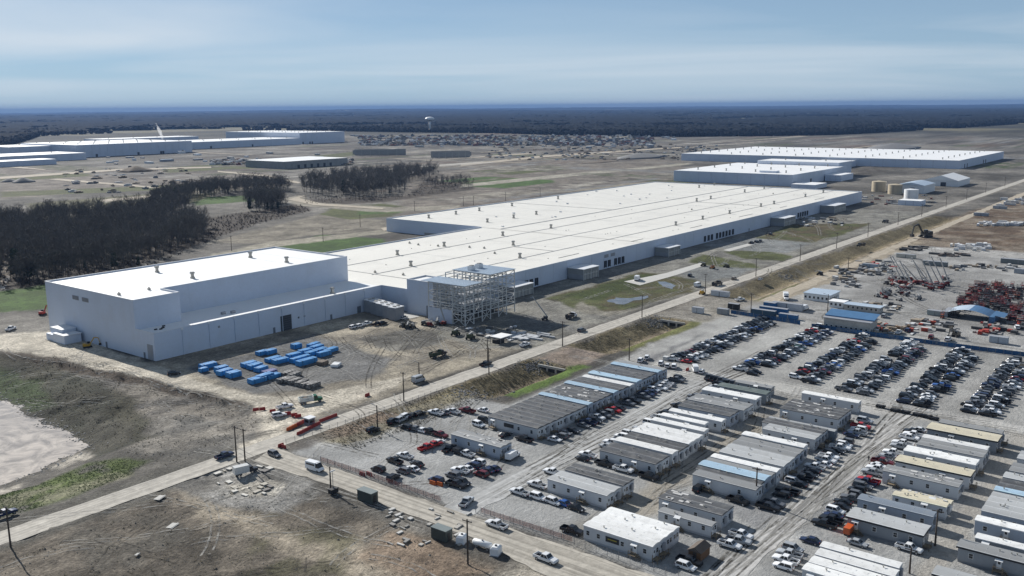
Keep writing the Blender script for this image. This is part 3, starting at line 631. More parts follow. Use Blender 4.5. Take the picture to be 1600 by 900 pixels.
for ox, oy, x, y, z in ((560,270,400,552,zr-.1),(560,270,468,565,zr-.1),(560,270,622,575,zr-.1),(560,270,868,585,zr-.1),(560,270,983,592,zr-.1),(560,270,130,780,zr-.1),(560,270,1065,632,zr-.1),(1040,220,205,540,zr-.1),(1040,220,840,416,zr-.1),(560,270,350,800,zr-.1),(60,420,865,165,ZH-.55),(60,420,630,205,ZH-.55)):
    p = Q(ox+x/5, oy+y/5, z); obj('roof_hatch', vents_small, fac, (p.x, p.y, z))
# doors, docks, louvres
def wall_box(nm, a0, a1, b0, b1, z0, z1, mt): return MB().box(a0, a1, b0, b1, z0, z1).build(nm, mt, fac)
def dock(a, w=2.3, h=3.8, b=-31.1, z=.9):
    d = wall_box('dock_door', a-w/2, a+w/2, b-.1, b+.2, z, z+h, m_door); MB().box(a-w/2-.2, a-w/2, b-.45, b, z-.2, z+h+.35).box(a+w/2, a+w/2+.2, b-.45, b, z-.2, z+h+.35).box(a-w/2, a+w/2, b-.45, b, z+h, z+h+.35).build('dock_seal', m_black, d)
for a in (208, 212.5, 217.5, 290, 294.5, 302, 306.5, 311, 427, 433, 438.5, 447, 452.5, 458, 463.5, 469, 475, 610, 615.5, 621, 626.5, 632): dock(a)
for a in (289, 296.5): wall_box('louvre', a, a+4.6, -31.25, -31, 6.9, 8.9, m_louvre)
for a in (505, 585, 690): wall_box('steel_door', a, a+1.2, -31.22, -31, 0, 2.4, m_doorg)
big = wall_box('sectional_door', 63, 69.2, -.14, .2, 0, 7.0, m_door)
for k in range(1, 7): MB().box(63, 69.2, -.2, -.14, k, k+.08).build('door_rail', m_doorg, big)
for a, w, h in ((58.6,1.2,2.6),(92.5,1.2,2.5),(110,2.4,3.4)): wall_box('steel_door', a, a+w, -.12, .1, 0, h, m_doorg)
wall_box('louvre', 73, 73.8, -.12, .1, 4.2, 5.0, m_door); wall_box('louvre', 30, 31, -.12, .1, 8, 8.9, m_louvre); wall_box('louvre', 76.5, 77.3, -.12, .1, 4.2, 5, m_door)
MB().box(-.12, .1, 1.5, 5.4, 0, 6.4).build('sectional_door', m_louvre, fac); MB().box(-.12, .1, 7.4, 8.6, 0, 2.5).build('steel_door', m_doorg, fac)
MB().box(-.12, .1, 37, 38.2, 0, 2.5).build('steel_door', m_doorg, fac); MB().box(-.12, .1, 68.5, 71.8, 0, 5).build('sectional_door', m_doorg, fac)
for y in (60.5, 52.2):
    lv = MB().box(-.14, .1, y-2.6, y+2.6, 18.2, 20).build('louvre', m_louvre, fac)
    for k in range(5): MB().box(-.2, -.14, y-2.6, y+2.6, 18.3+k*.35, 18.45+k*.35).build('louvre_blade', m_wire, lv)
MB().box(125.5, 125.7, -36, -32.4, 0, 5.2).build('sectional_door', m_doorg, fac); MB().box(127.1, 127.3, -14.5, -13.3, 0, 2.5).build('steel_door', m_doorg, fac)
MB().box(339.88, 340.1, 140, 170, .2, 2.2).build('louvre', m_concd, fac)
for a, b in ((40, 10), (44, 8.6)): MB().box(a-1, a+1, b-.6, b+.6, ZL-.6, ZL+.5).build('roof_unit', m_louvre, fac)
for x, y in ((5.5, 7.5), (7.2, 6.4), (9, 7.8), (11, 10.5)): MB().box(x-.6, x+.6, y-.3, y+.3, ZL-.58, ZL-.1).build('roof_unit', m_black, fac)
# dock annexes along the long wall
def dock_annex(a0, a1, b0, h, lab):
    t = thing('dock_canopy', lab, 'canopy', (a0, b0, 0), 0, 'grey annexes along the long factory wall')
    w = a1-a0; d = -31.6-b0
    MB().box(0, w, .3, d, .2, h-.5).build('wall', m_concd, t); MB().box(-.4, w+.4, -.3, d, h-.5, h-.2).build('roof', m_cope, t)
    MB().box(-.15, 0, .6, d-.6, .4, h*.45).build('equipment_panel', m_louvre, t)
    fr = MB()
    for x in (0, w/2, w): fr.bar((x, .1, 0), (x, .1, h-.5), .25)
    fr.bar((0, .1, h*.5), (w, .1, h*.5), .2); fr.build('frame', m_steel, t)
    for k in range(max(2, int(w/3))): MB().box(.8+k*3, 2.6+k*3, .1, .3, .3, h*.62).build('equipment_panel', m_conc, t)
for a0, a1, b0, h, lab in ((183,200,-42,6.4,'grey flat-roofed annex on the long wall beside the steel frame'), (248,264,-43,7,'second grey annex along the long wall, left of the blue truck'),
                           (352,368,-42,6.5,'third grey annex along the long wall, past the paved apron'), (548,572,-43.5,7.2,'grey annex behind the far olive grass plot'), (664,694,-45,7.5,'farthest grey annex near the end of the long wall')): dock_annex(a0, a1, b0, h, lab)
# ------------------------------------------------------------------ steel frame under erection
fr = thing('steel_frame', 'open steel frame of an unfinished tower against the factory wall', 'steel frame', (120, -62, 0))
xs = [0, 6.2, 12.4, 18.6, 24.8, 31, 37.5]; ys = [0, 7.6, 15.2, 22.8]; lv = [5, 9.6, 14.2, 18.6]; topz = 21.4
colm = {}
def colmesh(h):
    if h not in colm: colm[h] = MB().box(-.2,.2,-.2,.2,0,h).mesh('column', m_steel)
    return colm[h]
bxm = {}
def beam(p, q, w=.24, h=.32, nm='beam'):
    d = Vector(q)-Vector(p); key = (round(d.x,2), round(d.y,2), round(d.z,2), w)
    if key not in bxm: bxm[key] = MB().bar((0,0,0), d, w, h).mesh(nm, m_steel)
    obj(nm, bxm[key], fr, p)
for i, x in enumerate(xs):
    for y in ys: obj('column', colmesh(topz if x > 12 else 18.6), fr, (x, y, 0))
for z in lv+[topz]:
    for j, y in enumerate(ys):
        for i in range(len(xs)-1):
            if z == topz and xs[i] < 12: continue
            beam((xs[i], y, z), (xs[i+1], y, z))
    for x in xs:
        if z == topz and x < 12: continue
        for j in range(len(ys)-1): beam((x, ys[j], z), (x, ys[j+1], z))
zz_ = [0]+lv+[topz]
for i in range(len(xs)-1):
    for k in range(len(zz_)-1):
        if (zz_[k+1] == topz and xs[i] < 12): continue
        if (i+k) % 2 == 0 or k == 4:
            beam((xs[i], 0, zz_[k]), (xs[i+1], 0, zz_[k+1]), .22, .22, 'brace')
            if k != 4: beam((xs[i+1], 0, zz_[k]), (xs[i], 0, zz_[k+1]), .22, .22, 'brace')
for j in range(len(ys)-1):
    for k in range(4):
        if (j+k) % 2 == 0 or j == 0:
            beam((0, ys[j], zz_[k]), (0, ys[j+1], zz_[k+1]), .22, .22, 'brace'); beam((0, ys[j+1], zz_[k]), (0, ys[j], zz_[k+1]), .22, .22, 'brace')
for z in lv[:3]+[16.4]:
    for k in range(1, 8):
        beam((.3, k*2.9, z+1.6), (12.2, k*2.9, z+1.6), .14, .16, 'girt') if k % 2 else None
for z in (2.5, 7.2, 8.4, 11.9, 13, 16.4, 17.5):
    for i in range(len(xs)-1): beam((xs[i], 0, z), (xs[i+1], 0, z), .16, .2, 'girt')
    for j in range(len(ys)-1): beam((0, ys[j], z), (0, ys[j+1], z), .16, .2, 'girt')
dk = MB().box(-.6, 12.6, -.6, 27, 18.9, 19.05)
for k in range(16): dk.box(-.6+k*.83, -.35+k*.83, -.6, 27, 19.05, 19.12)
dk.build('roof_deck', m_deck, fr)
dk = MB().box(18.2, 38.2, -.6, 23.6, 21.7, 21.85)
for k in range(24): dk.box(18.2+k*.83, 18.45+k*.83, -.6, 23.6, 21.85, 21.92)
dk.build('roof_deck', m_deck, fr)
for z in (5, 9.6, 14.2): MB().box(13, 37, 8, 22.5, z+.25, z+.37).build('floor_deck', m_louvre, fr)
MB().box(-.35, -.1, 8.0, 23.2, 0, 6.6).build('infill_wall', m_wall, fr)
for x, y in ((22.2, 14.5), (29.2, 15.5)):
    u = MB().box(x-1.6, x+1.6, y-1.2, y+1.2, 21.92, 24.1).build('rooftop_unit', m_cope, fr); MB().box(x-1.0, x+1.0, y-.8, y+.8, 24.1, 24.4).build('fan_cowl', m_vent, u)
# ------------------------------------------------------------------ small plant beside the tall block
t = thing('equipment_skid', 'stepped white equipment enclosures against the short end of the tall block', 'equipment', (-9, 56, 0))
MB().box(0, 7.5, 0, 10, .3, 4).build('housing', m_wall, t); MB().box(2.2, 8.6, 6, 16, .3, 5.4).build('housing', m_wall, t); MB().box(.4, 3.4, 10.4, 17, .3, 3).build('housing', m_wall, t)
MB().box(-.3, 7.8, -.3, 10, 4, 4.2).build('lid', m_cope, t); MB().box(2, 8.6, 6, 16.3, 5.4, 5.6).build('lid', m_cope, t); MB().box(-.2, 8.6, -.2, 17, 0, .3).build('base', m_conc, t)
p0 = Q(567, 483); p1 = Q(624, 501)
for k in range(6):
    q = p0.lerp(p1, (k+.5)/6)
    t = thing('cooling_unit', 'tall ribbed grey cooling unit in the row by the inner factory corner', 'cooling unit', (q.x, q.y, 0), 0, 'row of cooling units', rank='in the row')
    b = MB().box(-2.6, 3.2, -2.3, 2.3, .3, 6.2)
    for i in range(7): b.box(-2.68, -2.6, -2.1+i*.62, -1.8+i*.62, .6, 5.8)
    b.build('housing', m_louvre, t); MB().box(-2.9, 3.4, -2.45, 2.45, 6.2, 6.5).build('lid', m_cope, t); MB().box(-2.4, 3, -2.1, 2.1, 0, .3).build('skid', m_wire, t)
    MB().tube((-.9,0,6.5),(-.9,0,6.9),.9,.9,12).build('fan', m_vent, t); MB().tube((1.6,0,6.5),(1.6,0,6.9),.9,.9,12).build('fan', m_vent, t)

rr = random.Random(31)
for k in range(46): obj('roof_drain', cached_drain if k else (globals().__setitem__('cached_drain', MB().tube((0,0,0),(0,0,.35),.35,.3,8).mesh('roof_drain', m_vent)) or cached_drain), fac, (rr.uniform(160,770), rr.choice((-16,14,48,80)), zr-.1))
for k in range(22): x, y = rr.uniform(350,770), rr.uniform(100,205); MB().box(x, x+rr.uniform(1,2.5), y, y+rr.uniform(.8,1.6), zr-.1, zr+rr.uniform(.4,1.1)).build('roof_curb', m_cope, fac)
for k in range(7): x = 170+k*85; MB().bar((x, -20, zr), (x+rr.uniform(12,30), -20, zr), .22, .22).build('gas_pipe', m_vent, fac)
# ------------------------------------------------------------------ woods
def branch(mb, p, d, ln, r, depth, rr, tw, spread):
    q = p+d*ln
    mb.tube(p, q, r, r*.55, 3, 0, False)
    if depth == 0:
        for k in range(tw):
            e = (d+Vector((rr.gauss(0,.75), rr.gauss(0,.75), rr.gauss(.15,.6)))).normalized(); s_ = p.lerp(q, rr.uniform(.2, 1)); l_ = rr.uniform(.9, 2.2)
            n_ = e.cross(Vector((rr.gauss(0,1), rr.gauss(0,1), rr.gauss(0,1)))).normalized()*rr.uniform(.03,.07)
            mb.poly([s_-n_, s_+n_, s_+e*l_], 0)
        return
    for k in range(rr.choice((2,3,3))):
        e = (d*1.0+Vector((rr.gauss(0,spread), rr.gauss(0,spread), rr.uniform(.0,.45)))).normalized()
        branch(mb, p.lerp(q, rr.uniform(.55, 1)), e, ln*rr.uniform(.6,.82), r*.5, depth-1, rr, tw, spread)
def bare_tree(seed, h, depth=4, tw=7):
    rr = random.Random(seed); tr = MB(); cr_ = MB(); p = Vector((0,0,-.3)); d = Vector((rr.gauss(0,.04), rr.gauss(0,.04), 1)).normalized(); r = h*.013
    segs = []
    for k in range(5):
        q = p+d*(h*.13); tr.tube(p, q, r, r*.82, 5, 0, False); segs.append((p, q, r)); p = q; r *= .82; d = (d+Vector((rr.gauss(0,.07), rr.gauss(0,.07), .1))).normalized()
    for k in range(7):
        s_, e_, r_ = segs[rr.choice((2,3,3,4,4))]; a = rr.uniform(0, 6.28)
        branch(cr_, s_.lerp(e_, rr.random()), Vector((math.cos(a)*.6, math.sin(a)*.6, rr.uniform(.5,1))).normalized(), h*rr.uniform(.14,.2), r_*.5, depth-2, rr, tw, .42)
    branch(cr_, p, d, h*.16, r*.8, depth-1, rr, tw, .4)
    return tr.mesh('trunk', m_bark), cr_.mesh('crown', m_twig)
protos = [bare_tree(100+i, random.uniform(15, 19), 4, 10) for i in range(5)]
def evergreen(seed):
    rr = random.Random(seed); c = MB()
    for k in range(46):
        t = rr.random()**.8; a = rr.uniform(0, 6.28); rad = (1-t)*3.1+.3; z = 2+t*11; x, y = math.cos(a)*rad*rr.uniform(.4,1), math.sin(a)*rad*rr.uniform(.4,1)
        c.blob((x, y, z), rr.uniform(.7,1.3), 1.2, 0, .45, seed*99+k)
    return MB().tube((0,0,-.3),(0,0,11),.25,.08,5).mesh('trunk', m_bark), c.mesh('crown', m_leafd)
ever = evergreen(5)
def inside(poly, x, y): return bool(sdist(poly, np.array([x]), np.array([y]))[0] > 0)
woods = [
 ('bare dark tree in the dense wood behind the tall white block', P((-60,462),(0,447),(70,440),(130,432),(215,418),(250,400),(300,385),(335,368),(310,345),(255,350),(290,330),(300,322),(225,330),(150,338),(60,342),(-60,352)), 2100),
 ('bare tree in the narrow belt between the grass strip and the graded land', P((300,312),(380,303),(400,304),(448,300),(446,290),(400,291),(330,295),(250,310),(235,322),(262,322)), 620),
 ('bare tree in the small clump at the bend of the dirt track', P((382,322),(400,314),(440,316),(458,324),(430,330),(395,330)), 170),
 ('tall bare tree in the right-hand wood beside the warehouse', P((474,304),(560,312),(630,300),(628,290),(665,280),(690,272),(640,268),(590,275),(520,279),(474,286)), 900),
 ('low bushy bare tree in the isolated clump right of the woods', P((664,292),(700,294),(740,291),(735,284),(700,280),(672,286)), 140)]
spots = []
stream = P((1,454),(5,432),(10,403),(17,402),(13,420),(12,440),(7,454))
for wi, (lab, poly, n) in enumerate(woods):
    xs_ = [p[0] for p in poly]; ys_ = [p[1] for p in poly]; X = rng.uniform(min(xs_), max(xs_), n*12); Y = rng.uniform(min(ys_), max(ys_), n*12)
    k = (sdist(poly, X, Y)+(fbm(X*.05, Y*.05, 19)-.5)*26 > 0) & (sdist(stream, X, Y) < -1); X, Y = X[k][:n], Y[k][:n]
    for x, y in zip(X, Y): spots.append((math.hypot(x-CP.x, y-CP.y), x, y, wi))
spots.sort()
by_w = {}
for s_ in spots: by_w.setdefault(s_[3], []).append(s_)
quota = [130, 45, 30, 75, 20]; rest = []
for wi, lst in by_w.items():
    lab = woods[wi][0]
    # the front rank of each wood stands as single trees, the mass behind as one
    for k, (d, x, y, _) in enumerate(lst):
        sc_ = random.choice((random.uniform(.4,.75), random.uniform(.7,1.0), random.uniform(.9,1.28)))*(.55 if wi == 4 else 1)
        if k < quota[wi]:
            tr, cr_ = ever if (random.random() < .06) else random.choice(protos)
            t = thing('bare_tree', lab, 'tree', (x, y, 0), random.uniform(0, 6.28), 'trees of wood %d' % (wi+1), (sc_*random.uniform(.9,1.2), sc_*random.uniform(.9,1.2), sc_))
            t['group'] = ('trees of the large wood', 'trees of the belt', 'trees of the bend clump', 'trees of the right wood', 'trees of the isolated clump')[wi]
            obj('trunk', tr, t); obj('crown', cr_, t)
        else: rest.append((x, y, sc_))
def light_tree(seed):
    rr = random.Random(seed); mb = MB(); h = rr.uniform(15, 19); mb.tube((0,0,-.3),(rr.gauss(0,.3),rr.gauss(0,.3),h*.7), h*.012, h*.005, 4, 0, False)
    for k in range(16):
        a = rr.uniform(0, 6.28); z = h*rr.uniform(.3,.72); d = Vector((math.cos(a)*.7, math.sin(a)*.7, rr.uniform(.4,1.1))).normalized()
        branch(mb, Vector((0,0,z)), d, h*rr.uniform(.16,.26), .09, 1, rr, 8, .5)
    return np.array(mb.v), mb.f
lt = [light_tree(300+i) for i in range(8)]
V, Fc = [], []; off = 0
for x, y, s_ in rest:
    v, f = random.choice(lt); a = random.uniform(0, 6.28); c_, n_ = math.cos(a)*s_, math.sin(a)*s_
    V.append(np.stack([v[:,0]*c_-v[:,1]*n_+x, v[:,0]*n_+v[:,1]*c_+y, v[:,2]*s_], 1)); Fc += [tuple(i+off for i in q) for q in f]; off += len(v)
me = bpy.data.meshes.new('woodland'); me.from_pydata(np.concatenate(V).tolist(), [], Fc); me.materials.append(m_twig); me.update()
stuff(obj('woodland', me), 'dark mass of bare trees in the woods behind the factory', 'woodland')
# undergrowth in the brush
ug = MB()
for poly, n in ((P((255,352),(470,320),(485,330),(400,352),(330,376),(230,420),(40,450),(0,450),(-40,440),(-40,360)), 2600), (P((470,308),(640,304),(660,284),(740,288),(738,295),(600,314),(480,320)), 500)):
    xs_ = [p[0] for p in poly]; ys_ = [p[1] for p in poly]; X = rng.uniform(min(xs_), max(xs_), n*4); Y = rng.uniform(min(ys_), max(ys_), n*4); k = sdist(poly, X, Y) > 0
    for x, y in list(zip(X[k], Y[k]))[:n]:
        h = random.uniform(1, 3.2)
        for q in range(9):
            a = random.uniform(0, 6.28); r = random.uniform(.4, 1.6); b_ = random.uniform(.1,.25)
            ug.poly([(x-b_, y, 0), (x+b_, y+b_, 0), (x+math.cos(a)*r, y+math.sin(a)*r, h*random.uniform(.5,1))])
stuff(ug.build('undergrowth', M('brush', (.085,.066,.052), .95, .35, .2)), 'brown leafless brush along the edge of the woods', 'undergrowth')
# far country woodland to the horizon: single crowns near, a rolling canopy beyond
fx = MB(); cnt = 0
edge = [Q(*p) for p in ((-900,236),(-200,236),(0,233),(60,213),(300,203),(520,205),(640,207),(760,208),(900,212),(1050,214),(1180,213),(1300,211),(1400,206),(1500,200),(1600,193),(1900,190),(2600,190))]
def far_ok(x, y):
    return vn1(x*.0016, y*.0016) < .62
def vn1(x, y): return float(fbm(np.array([x]), np.array([y]), 71, 3)[0])
cand = []
for k in range(len(edge)-1):
    p, q = edge[k], edge[k+1]
    for i in range(110):
        t = random.random(); w = p.lerp(q, t); dirv = (w-Vector((CP.x, CP.y, 0))); dirv.z = 0; dl = dirv.length; dirv.normalize()
        for j in range(12):
            cand.append(w+dirv*(random.random()**1.6*1500))
A_ = np.array([(c.x, c.y) for c in cand]); msk = fbm(A_[:,0]*.0016, A_[:,1]*.0016, 71, 3) < .64
for (x, y), ok in zip(A_, msk):
    if ok: cnt += 1; r = random.uniform(5, 10); fx.blob((x, y, r*.8), r, random.uniform(.7,1.1), 0, .35, cnt)
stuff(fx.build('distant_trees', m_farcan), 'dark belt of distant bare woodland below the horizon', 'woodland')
rad = np.geomspace(2400, 45000, 190); ang = np.linspace(YAW-.95, YAW+.95, 620)
RR, AA = np.meshgrid(rad, ang, indexing='ij'); X = CP.x+RR*np.cos(AA); Y = CP.y+RR*np.sin(AA)
ed_a = np.array([math.atan2(e.y-CP.y, e.x-CP.x) for e in edge]); ed_r = np.array([math.hypot(e.x-CP.x, e.y-CP.y) for e in edge]); o_ = np.argsort(ed_a)
er = np.interp(AA, ed_a[o_], ed_r[o_])
msk = (RR > er+60+300*vnoise(X*.004, Y*.004, 3)) & (fbm(X*.0016, Y*.0016, 71, 3) < .70) & (vnoise(X*.0035, Y*.0011, 77) < .93)
Z = height(X, Y)+9+rng.uniform(-4, 6, X.shape)+6*vnoise(X*.006, Y*.006, 8)
ids = np.arange(X.size).reshape(X.shape)
qd = np.stack([ids[:-1,:-1], ids[1:,:-1], ids[1:,1:], ids[:-1,1:]], -1)[msk[:-1,:-1]].reshape(-1, 4)
Z = np.where(msk, Z, height(X, Y)-2)
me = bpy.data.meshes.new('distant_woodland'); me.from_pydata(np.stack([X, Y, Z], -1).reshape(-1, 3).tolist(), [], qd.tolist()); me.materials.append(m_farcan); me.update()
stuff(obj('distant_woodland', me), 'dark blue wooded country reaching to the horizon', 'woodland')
# ------------------------------------------------------------------ far buildings
def hall(label, a0, a1, b0, b1, h, roofm=None, vents=(4, 2), bays=12, name='distant_factory', wallm=None, cat='factory', dock=None, nwin=0):
    t = thing(name, label, cat, (a0, b0, 0)); w, d = a1-a0, b1-b0
    MB().box(.4, w-.4, .4, d-.4, 0, h-.3).build('wall', m_joint, t)
    wm_ = wallm or m_wall
    for i in range(bays):
        x0 = w*i/bays; MB().box(x0+.12, x0+w/bays-.12, 0, .4, 0, h).build('wall_panel', wm_, t)
    nb_ = max(3, int(bays*d/w))
    for i in range(nb_):
        y0 = d*i/nb_; MB().box(0, .4, y0+.12, y0+d/nb_-.12, 0, h).build('wall_panel', wm_, t)
    MB().box(.2, w, .2, d, h-.3, h).build('roof', roofm or m_roofw, t)
    for i in range(vents[0]):
        for j in range(vents[1]): obj('exhaust_fan', vent, t, (w*(i+.6)/vents[0], d*(j+.5)/vents[1], h))
    if dock:
        for f_ in dock: MB().box(w*f_, w*f_+5, -.15, .2, 0, min(6, h*.6)).build('dock_door', m_door, t)
    return t
hall('long white factory hall far left, below the steam plume', 826, 1110, 1650, 1900, 27, m_roofw, (8, 4), 16, dock=(.15,.5,.7,.72,.9))
hall('lower grey extension behind the left end of the far hall', 735, 826, 1760, 1900, 24, m_roofw, (1, 1), 4)
hall('low wide white hall at the left frame edge in front of the far hall', 480, 800, 1560, 1680, 14, m_roofw, (3, 1), 10)
hall('small flat white building at the left edge, before the low hall', 560, 680, 1445, 1500, 10, m_roofw, (0, 0), 5)
hall('long low white hall right of the steam plume', 1125, 1560, 1790, 1960, 18, m_roofw, (8, 2), 16, dock=(.3,.6))
hall('tall white hall at the right end of the far left complex', 1560, 1730, 1800, 2150, 32, m_roofw, (5, 6), 8, dock=(.05,.2,.25))
hall('long flat hall behind the far left complex', 1150, 1450, 2130, 2230, 22, m_roofw, (4, 1), 8)
hall('grey concrete warehouse with white roof behind the right-hand wood', 812, 955, 935, 1040, 12.5, m_roofw, (0, 0), 9, wallm=m_concd, name='warehouse', cat='warehouse', dock=(.2,.3,.4,.5,.6,.7))
hall('second white factory beyond the end of the long hall', 925, 1125, 98, 262, 14.5, m_roofw, (4, 4), 11, dock=(.3,.55,))
hall('taller white section on the far side of the second factory', 1112, 1165, 105, 225, 19.5, m_roofw, (1, 2), 3)
hall('raised white curb block on the left of the second factory roof', 945, 957, 128, 150, 17, m_roofw, (0, 0), 2)
hall('small white flat-roofed building beside the second factory', 905, 945, 62, 92, 5, m_roofw, (0, 0), 4)
hall('low grey block along the right wall of the second factory', 1035, 1085, 76, 97, 8, m_roofw, (0, 0), 4)
hall('third wide white factory far right with many roof fans', 1360, 1690, 5, 480, 13, m_roofw, (9, 8), 18, dock=(.1,.15,.5,.55))
hall('narrow white link building between the second and third factories', 1170, 1355, 160, 215, 9, m_roofw, (0, 0), 8)
def far_thing(px, py): q = Q(px, py); return q.x, q.y
def wall_skeleton(px0, px1, py, lab, h=13):
    p, q = Q(px0, py+1), Q(px1, py); ln = (q-p).length; t = thing('concrete_shell', lab, 'building', (p.x, p.y, 0), math.atan2((q-p).y, (q-p).x))
    n = max(6, int(ln/16))
    for i in range(n):
        MB().box(i*ln/n+1, (i+1)*ln/n-.6, 0, .5, 4.5, h).build('wall_panel', m_concd, t); MB().box(i*ln/n+.3, i*ln/n+1.6, 0, .6, 0, h).build('column', m_conc, t)
    MB().box(0, ln, 40, 40.5, 0, h).build('rear_wall', m_concd, t)
wall_skeleton(551, 633, 243.5, 'roofless concrete panel shell left of the water tower'); wall_skeleton(675, 737, 247, 'roofless concrete panel shell right of the other one')
# water tower
q = Q(672, 206); H_ = 62
t = thing('water_tower', 'white single-pedestal water tower standing against the distant woods', 'water tower', (q.x, q.y, 0)); k = 1.0
MB().tube((0,0,0),(0,0,12),9,4.5,16).tube((0,0,12),(0,0,H_-18),4.5,4.2,16).build('pedestal', m_white, t, smooth=True)
rg = []
for i in range(13):
    a = -math.pi/2+math.pi*i/12; rg.append([(20*math.cos(a)*math.cos(u)+1e-3*math.cos(u), 20*math.cos(a)*math.sin(u)+1e-3*math.sin(u), H_-9+9*math.sin(a)) for u in [2*math.pi*j/20 for j in range(20)]])
MB().loft(rg).build('tank', m_white, t, smooth=True)
# round tanks and clear-span sheds by the far end of the hall
def tank(px, py, r, h, mt, lab):
    q = Q(px, py); t = thing('storage_tank', lab, 'tank', (q.x, q.y, 0)); b = MB().tube((0,0,0),(0,0,h),r,r,28)
    b.build('shell', mt, t, smooth=False); MB().tube((0,0,h),(0,0,h+r*.14),r*1.01,.4,28).build('roof', mt, t)
    for z in (h*.33, h*.66): MB().tube((0,0,z-.1),(0,0,z+.1),r*1.01,r*1.01,28).build('stiffener_ring', mt, t)
    ld = MB().bar((-r-.25,-.3,0),(-r-.25,-.3,h),.08).bar((-r-.25,.3,0),(-r-.25,.3,h),.08); ld.build('ladder', m_wire, t)
tank(1373, 299, 8, 11.5, m_tan, 'left tan storage tank beyond the end of the hall'); tank(1398, 303, 7.5, 10.5, m_tan, 'right tan storage tank in front of the arched white shed')
tank(1423, 314, 7, 12, m_white, 'white cylindrical water tank behind a small flat building')
def shed(pxy, w, d, h, rise, mt, lab, rz=0, name='shed', cat='shed'):
    q = Q(*pxy); t = thing(name, lab, cat, (q.x, q.y, 0), rz)
    MB().box(0, w, 0, d, 0, h).build('wall', m_white, t)
    r = MB(); n = 8
    for i in range(n):
        f = lambda k: (d*k/n, h+rise*(1-abs(2*k/n-1)**(1.2 if cat == 'shed' else 1)))
        (y0, z0), (y1, z1) = f(i), f(i+1); r.poly([(-.4,y0,z0+.1),(w+.4,y0,z0+.1),(w+.4,y1,z1+.1),(-.4,y1,z1+.1)]); r.poly([(-.4,y0,z0+.1),(-.4,y1,z1+.1),(-.4,y1,h),(-.4,y0,h)]); r.poly([(w+.4,y0,z0+.1),(w+.4,y1,z1+.1),(w+.4,y1,h),(w+.4,y0,h)])
    r.build('roof', mt, t); MB().box(-.5, -.2, d*.35, d*.5, 0, h*.7).build('door', m_door, t)
    return t
shed((1444, 303), 45, 30, 9, 3, m_deck, 'arched pale blue shed beside the tan tanks'); shed((1497, 292), 60, 40, 7, 6, m_roofw, 'white gabled storage tent far right by the road', 0, 'storage_tent', 'tent')
t = hall('small white flat building in front of the white water tank', 775, 792, -92, -70, 5, m_roofw, (0, 0), 2)
# scattered low sheds, piles and stores on the far graded land
m_far = [m_white, m_concd, m_louvre, m_white, m_conc]
rr = random.Random(4)
for i in range(90):
    px, py = rr.choice(((rr.uniform(540,1060), rr.uniform(209,226)), (rr.uniform(150,540), rr.uniform(240,258)), (rr.uniform(640,1060), rr.uniform(212,232))))
    q = Q(px, py); s_ = rr.uniform(.35,.9); t = thing('site_shed', 'tiny pale shed on the far construction site', 'shed', (q.x, q.y, 0), rr.choice((0, 1.57)), 'tiny sheds on the far site')
    w, d, h = rr.uniform(10,34)*s_, rr.uniform(5,12)*s_, rr.uniform(3,6)*s_
    MB().box(0, w, 0, d, 0, h).build('wall', rr.choice(m_far), t); MB().box(-.3, w+.3, -.3, d/2, h, h+.3).box(-.3, w+.3, d/2, d+.3, h, h+.4).build('roof', rr.choice((m_roofw, m_white, m_deck)), t)
def pile(px, py, rx, ry, h, lab, mt=None, seed=1):
    q = Q(px, py); rr = random.Random(seed); rings = []
    for i in range(6):
        f = 1-i/5.5; rings.append([(math.cos(u)*rx*f*(1+.15*math.sin(u*3+seed)), math.sin(u)*ry*f*(1+.15*math.cos(u*2+seed)), h*(i/5)**.8-.2+rr.uniform(-.05,.05)*h) for u in [2*math.pi*j/22 for j in range(22)]])
    o = MB().loft(rings).build('dirt_pile', mt or m_dirtpile, None, (q.x, q.y, 0), True); tag(o, lab, 'dirt pile'); return o
pile(213, 268, 30, 26, 9, 'broad brown dirt mound on the far left graded land', None, 1); pile(36, 285, 16, 14, 7, 'dark conical gravel pile by the left edge, brighter side hidden', m_rock, 2); pile(14, 284, 13, 11, 5, 'smaller gravel pile touching the left frame edge', m_rock, 3)
pile(1000, 246, 75, 40, 9, 'long grey spoil heap on the graded land above the hall', m_rock, 4); pile(1395, 232, 120, 60, 12, 'flat-topped grey spoil heap behind the third factory', m_rock, 5); pile(940, 253, 60, 20, 3, 'low pale earth platform left of the grey spoil heap', m_dirtpile, 6)
# steam plume over the far left hall
q = Q(232, 218); pl = MB(); rgs = []
base = Vector((1250, 2000, 20))
for i in range(14):
    f = i/13; cx_ = math.sin(f*4.2)*4*f-16*f**2; rads = 1.6+4*math.sin(min(1, f*1.15)*math.pi)*(.6+.5*f)
    rgs.append([(cx_*SUN_H.x*-1+rads*(1+.25*math.sin(3*u+i*1.3))*math.cos(u)-22*f**2, rads*(1+.25*math.cos(2*u+i))*math.sin(u)+16*f**2+cx_, 44*f) for u in [2*math.pi*j/14 for j in range(14)]])
pl.loft(rgs)
mt, n_, l_, b_ = nodes('steam'); n_.remove(b_); pv = n_.new('ShaderNodeVolumePrincipled'); pv.inputs['Density'].default_value = .09; pv.inputs['Color'].default_value = (1,1,1,1); pv.inputs['Anisotropy'].default_value = .3
l_.new(pv.outputs[0], n_['Material Output'].inputs['Volume'])
sx, sy = PX((base.x, base.y, 20))
o = pl.build('steam_plume', mt, None, base); stuff(o, 'thin white steam plume rising above the far left hall', 'steam')
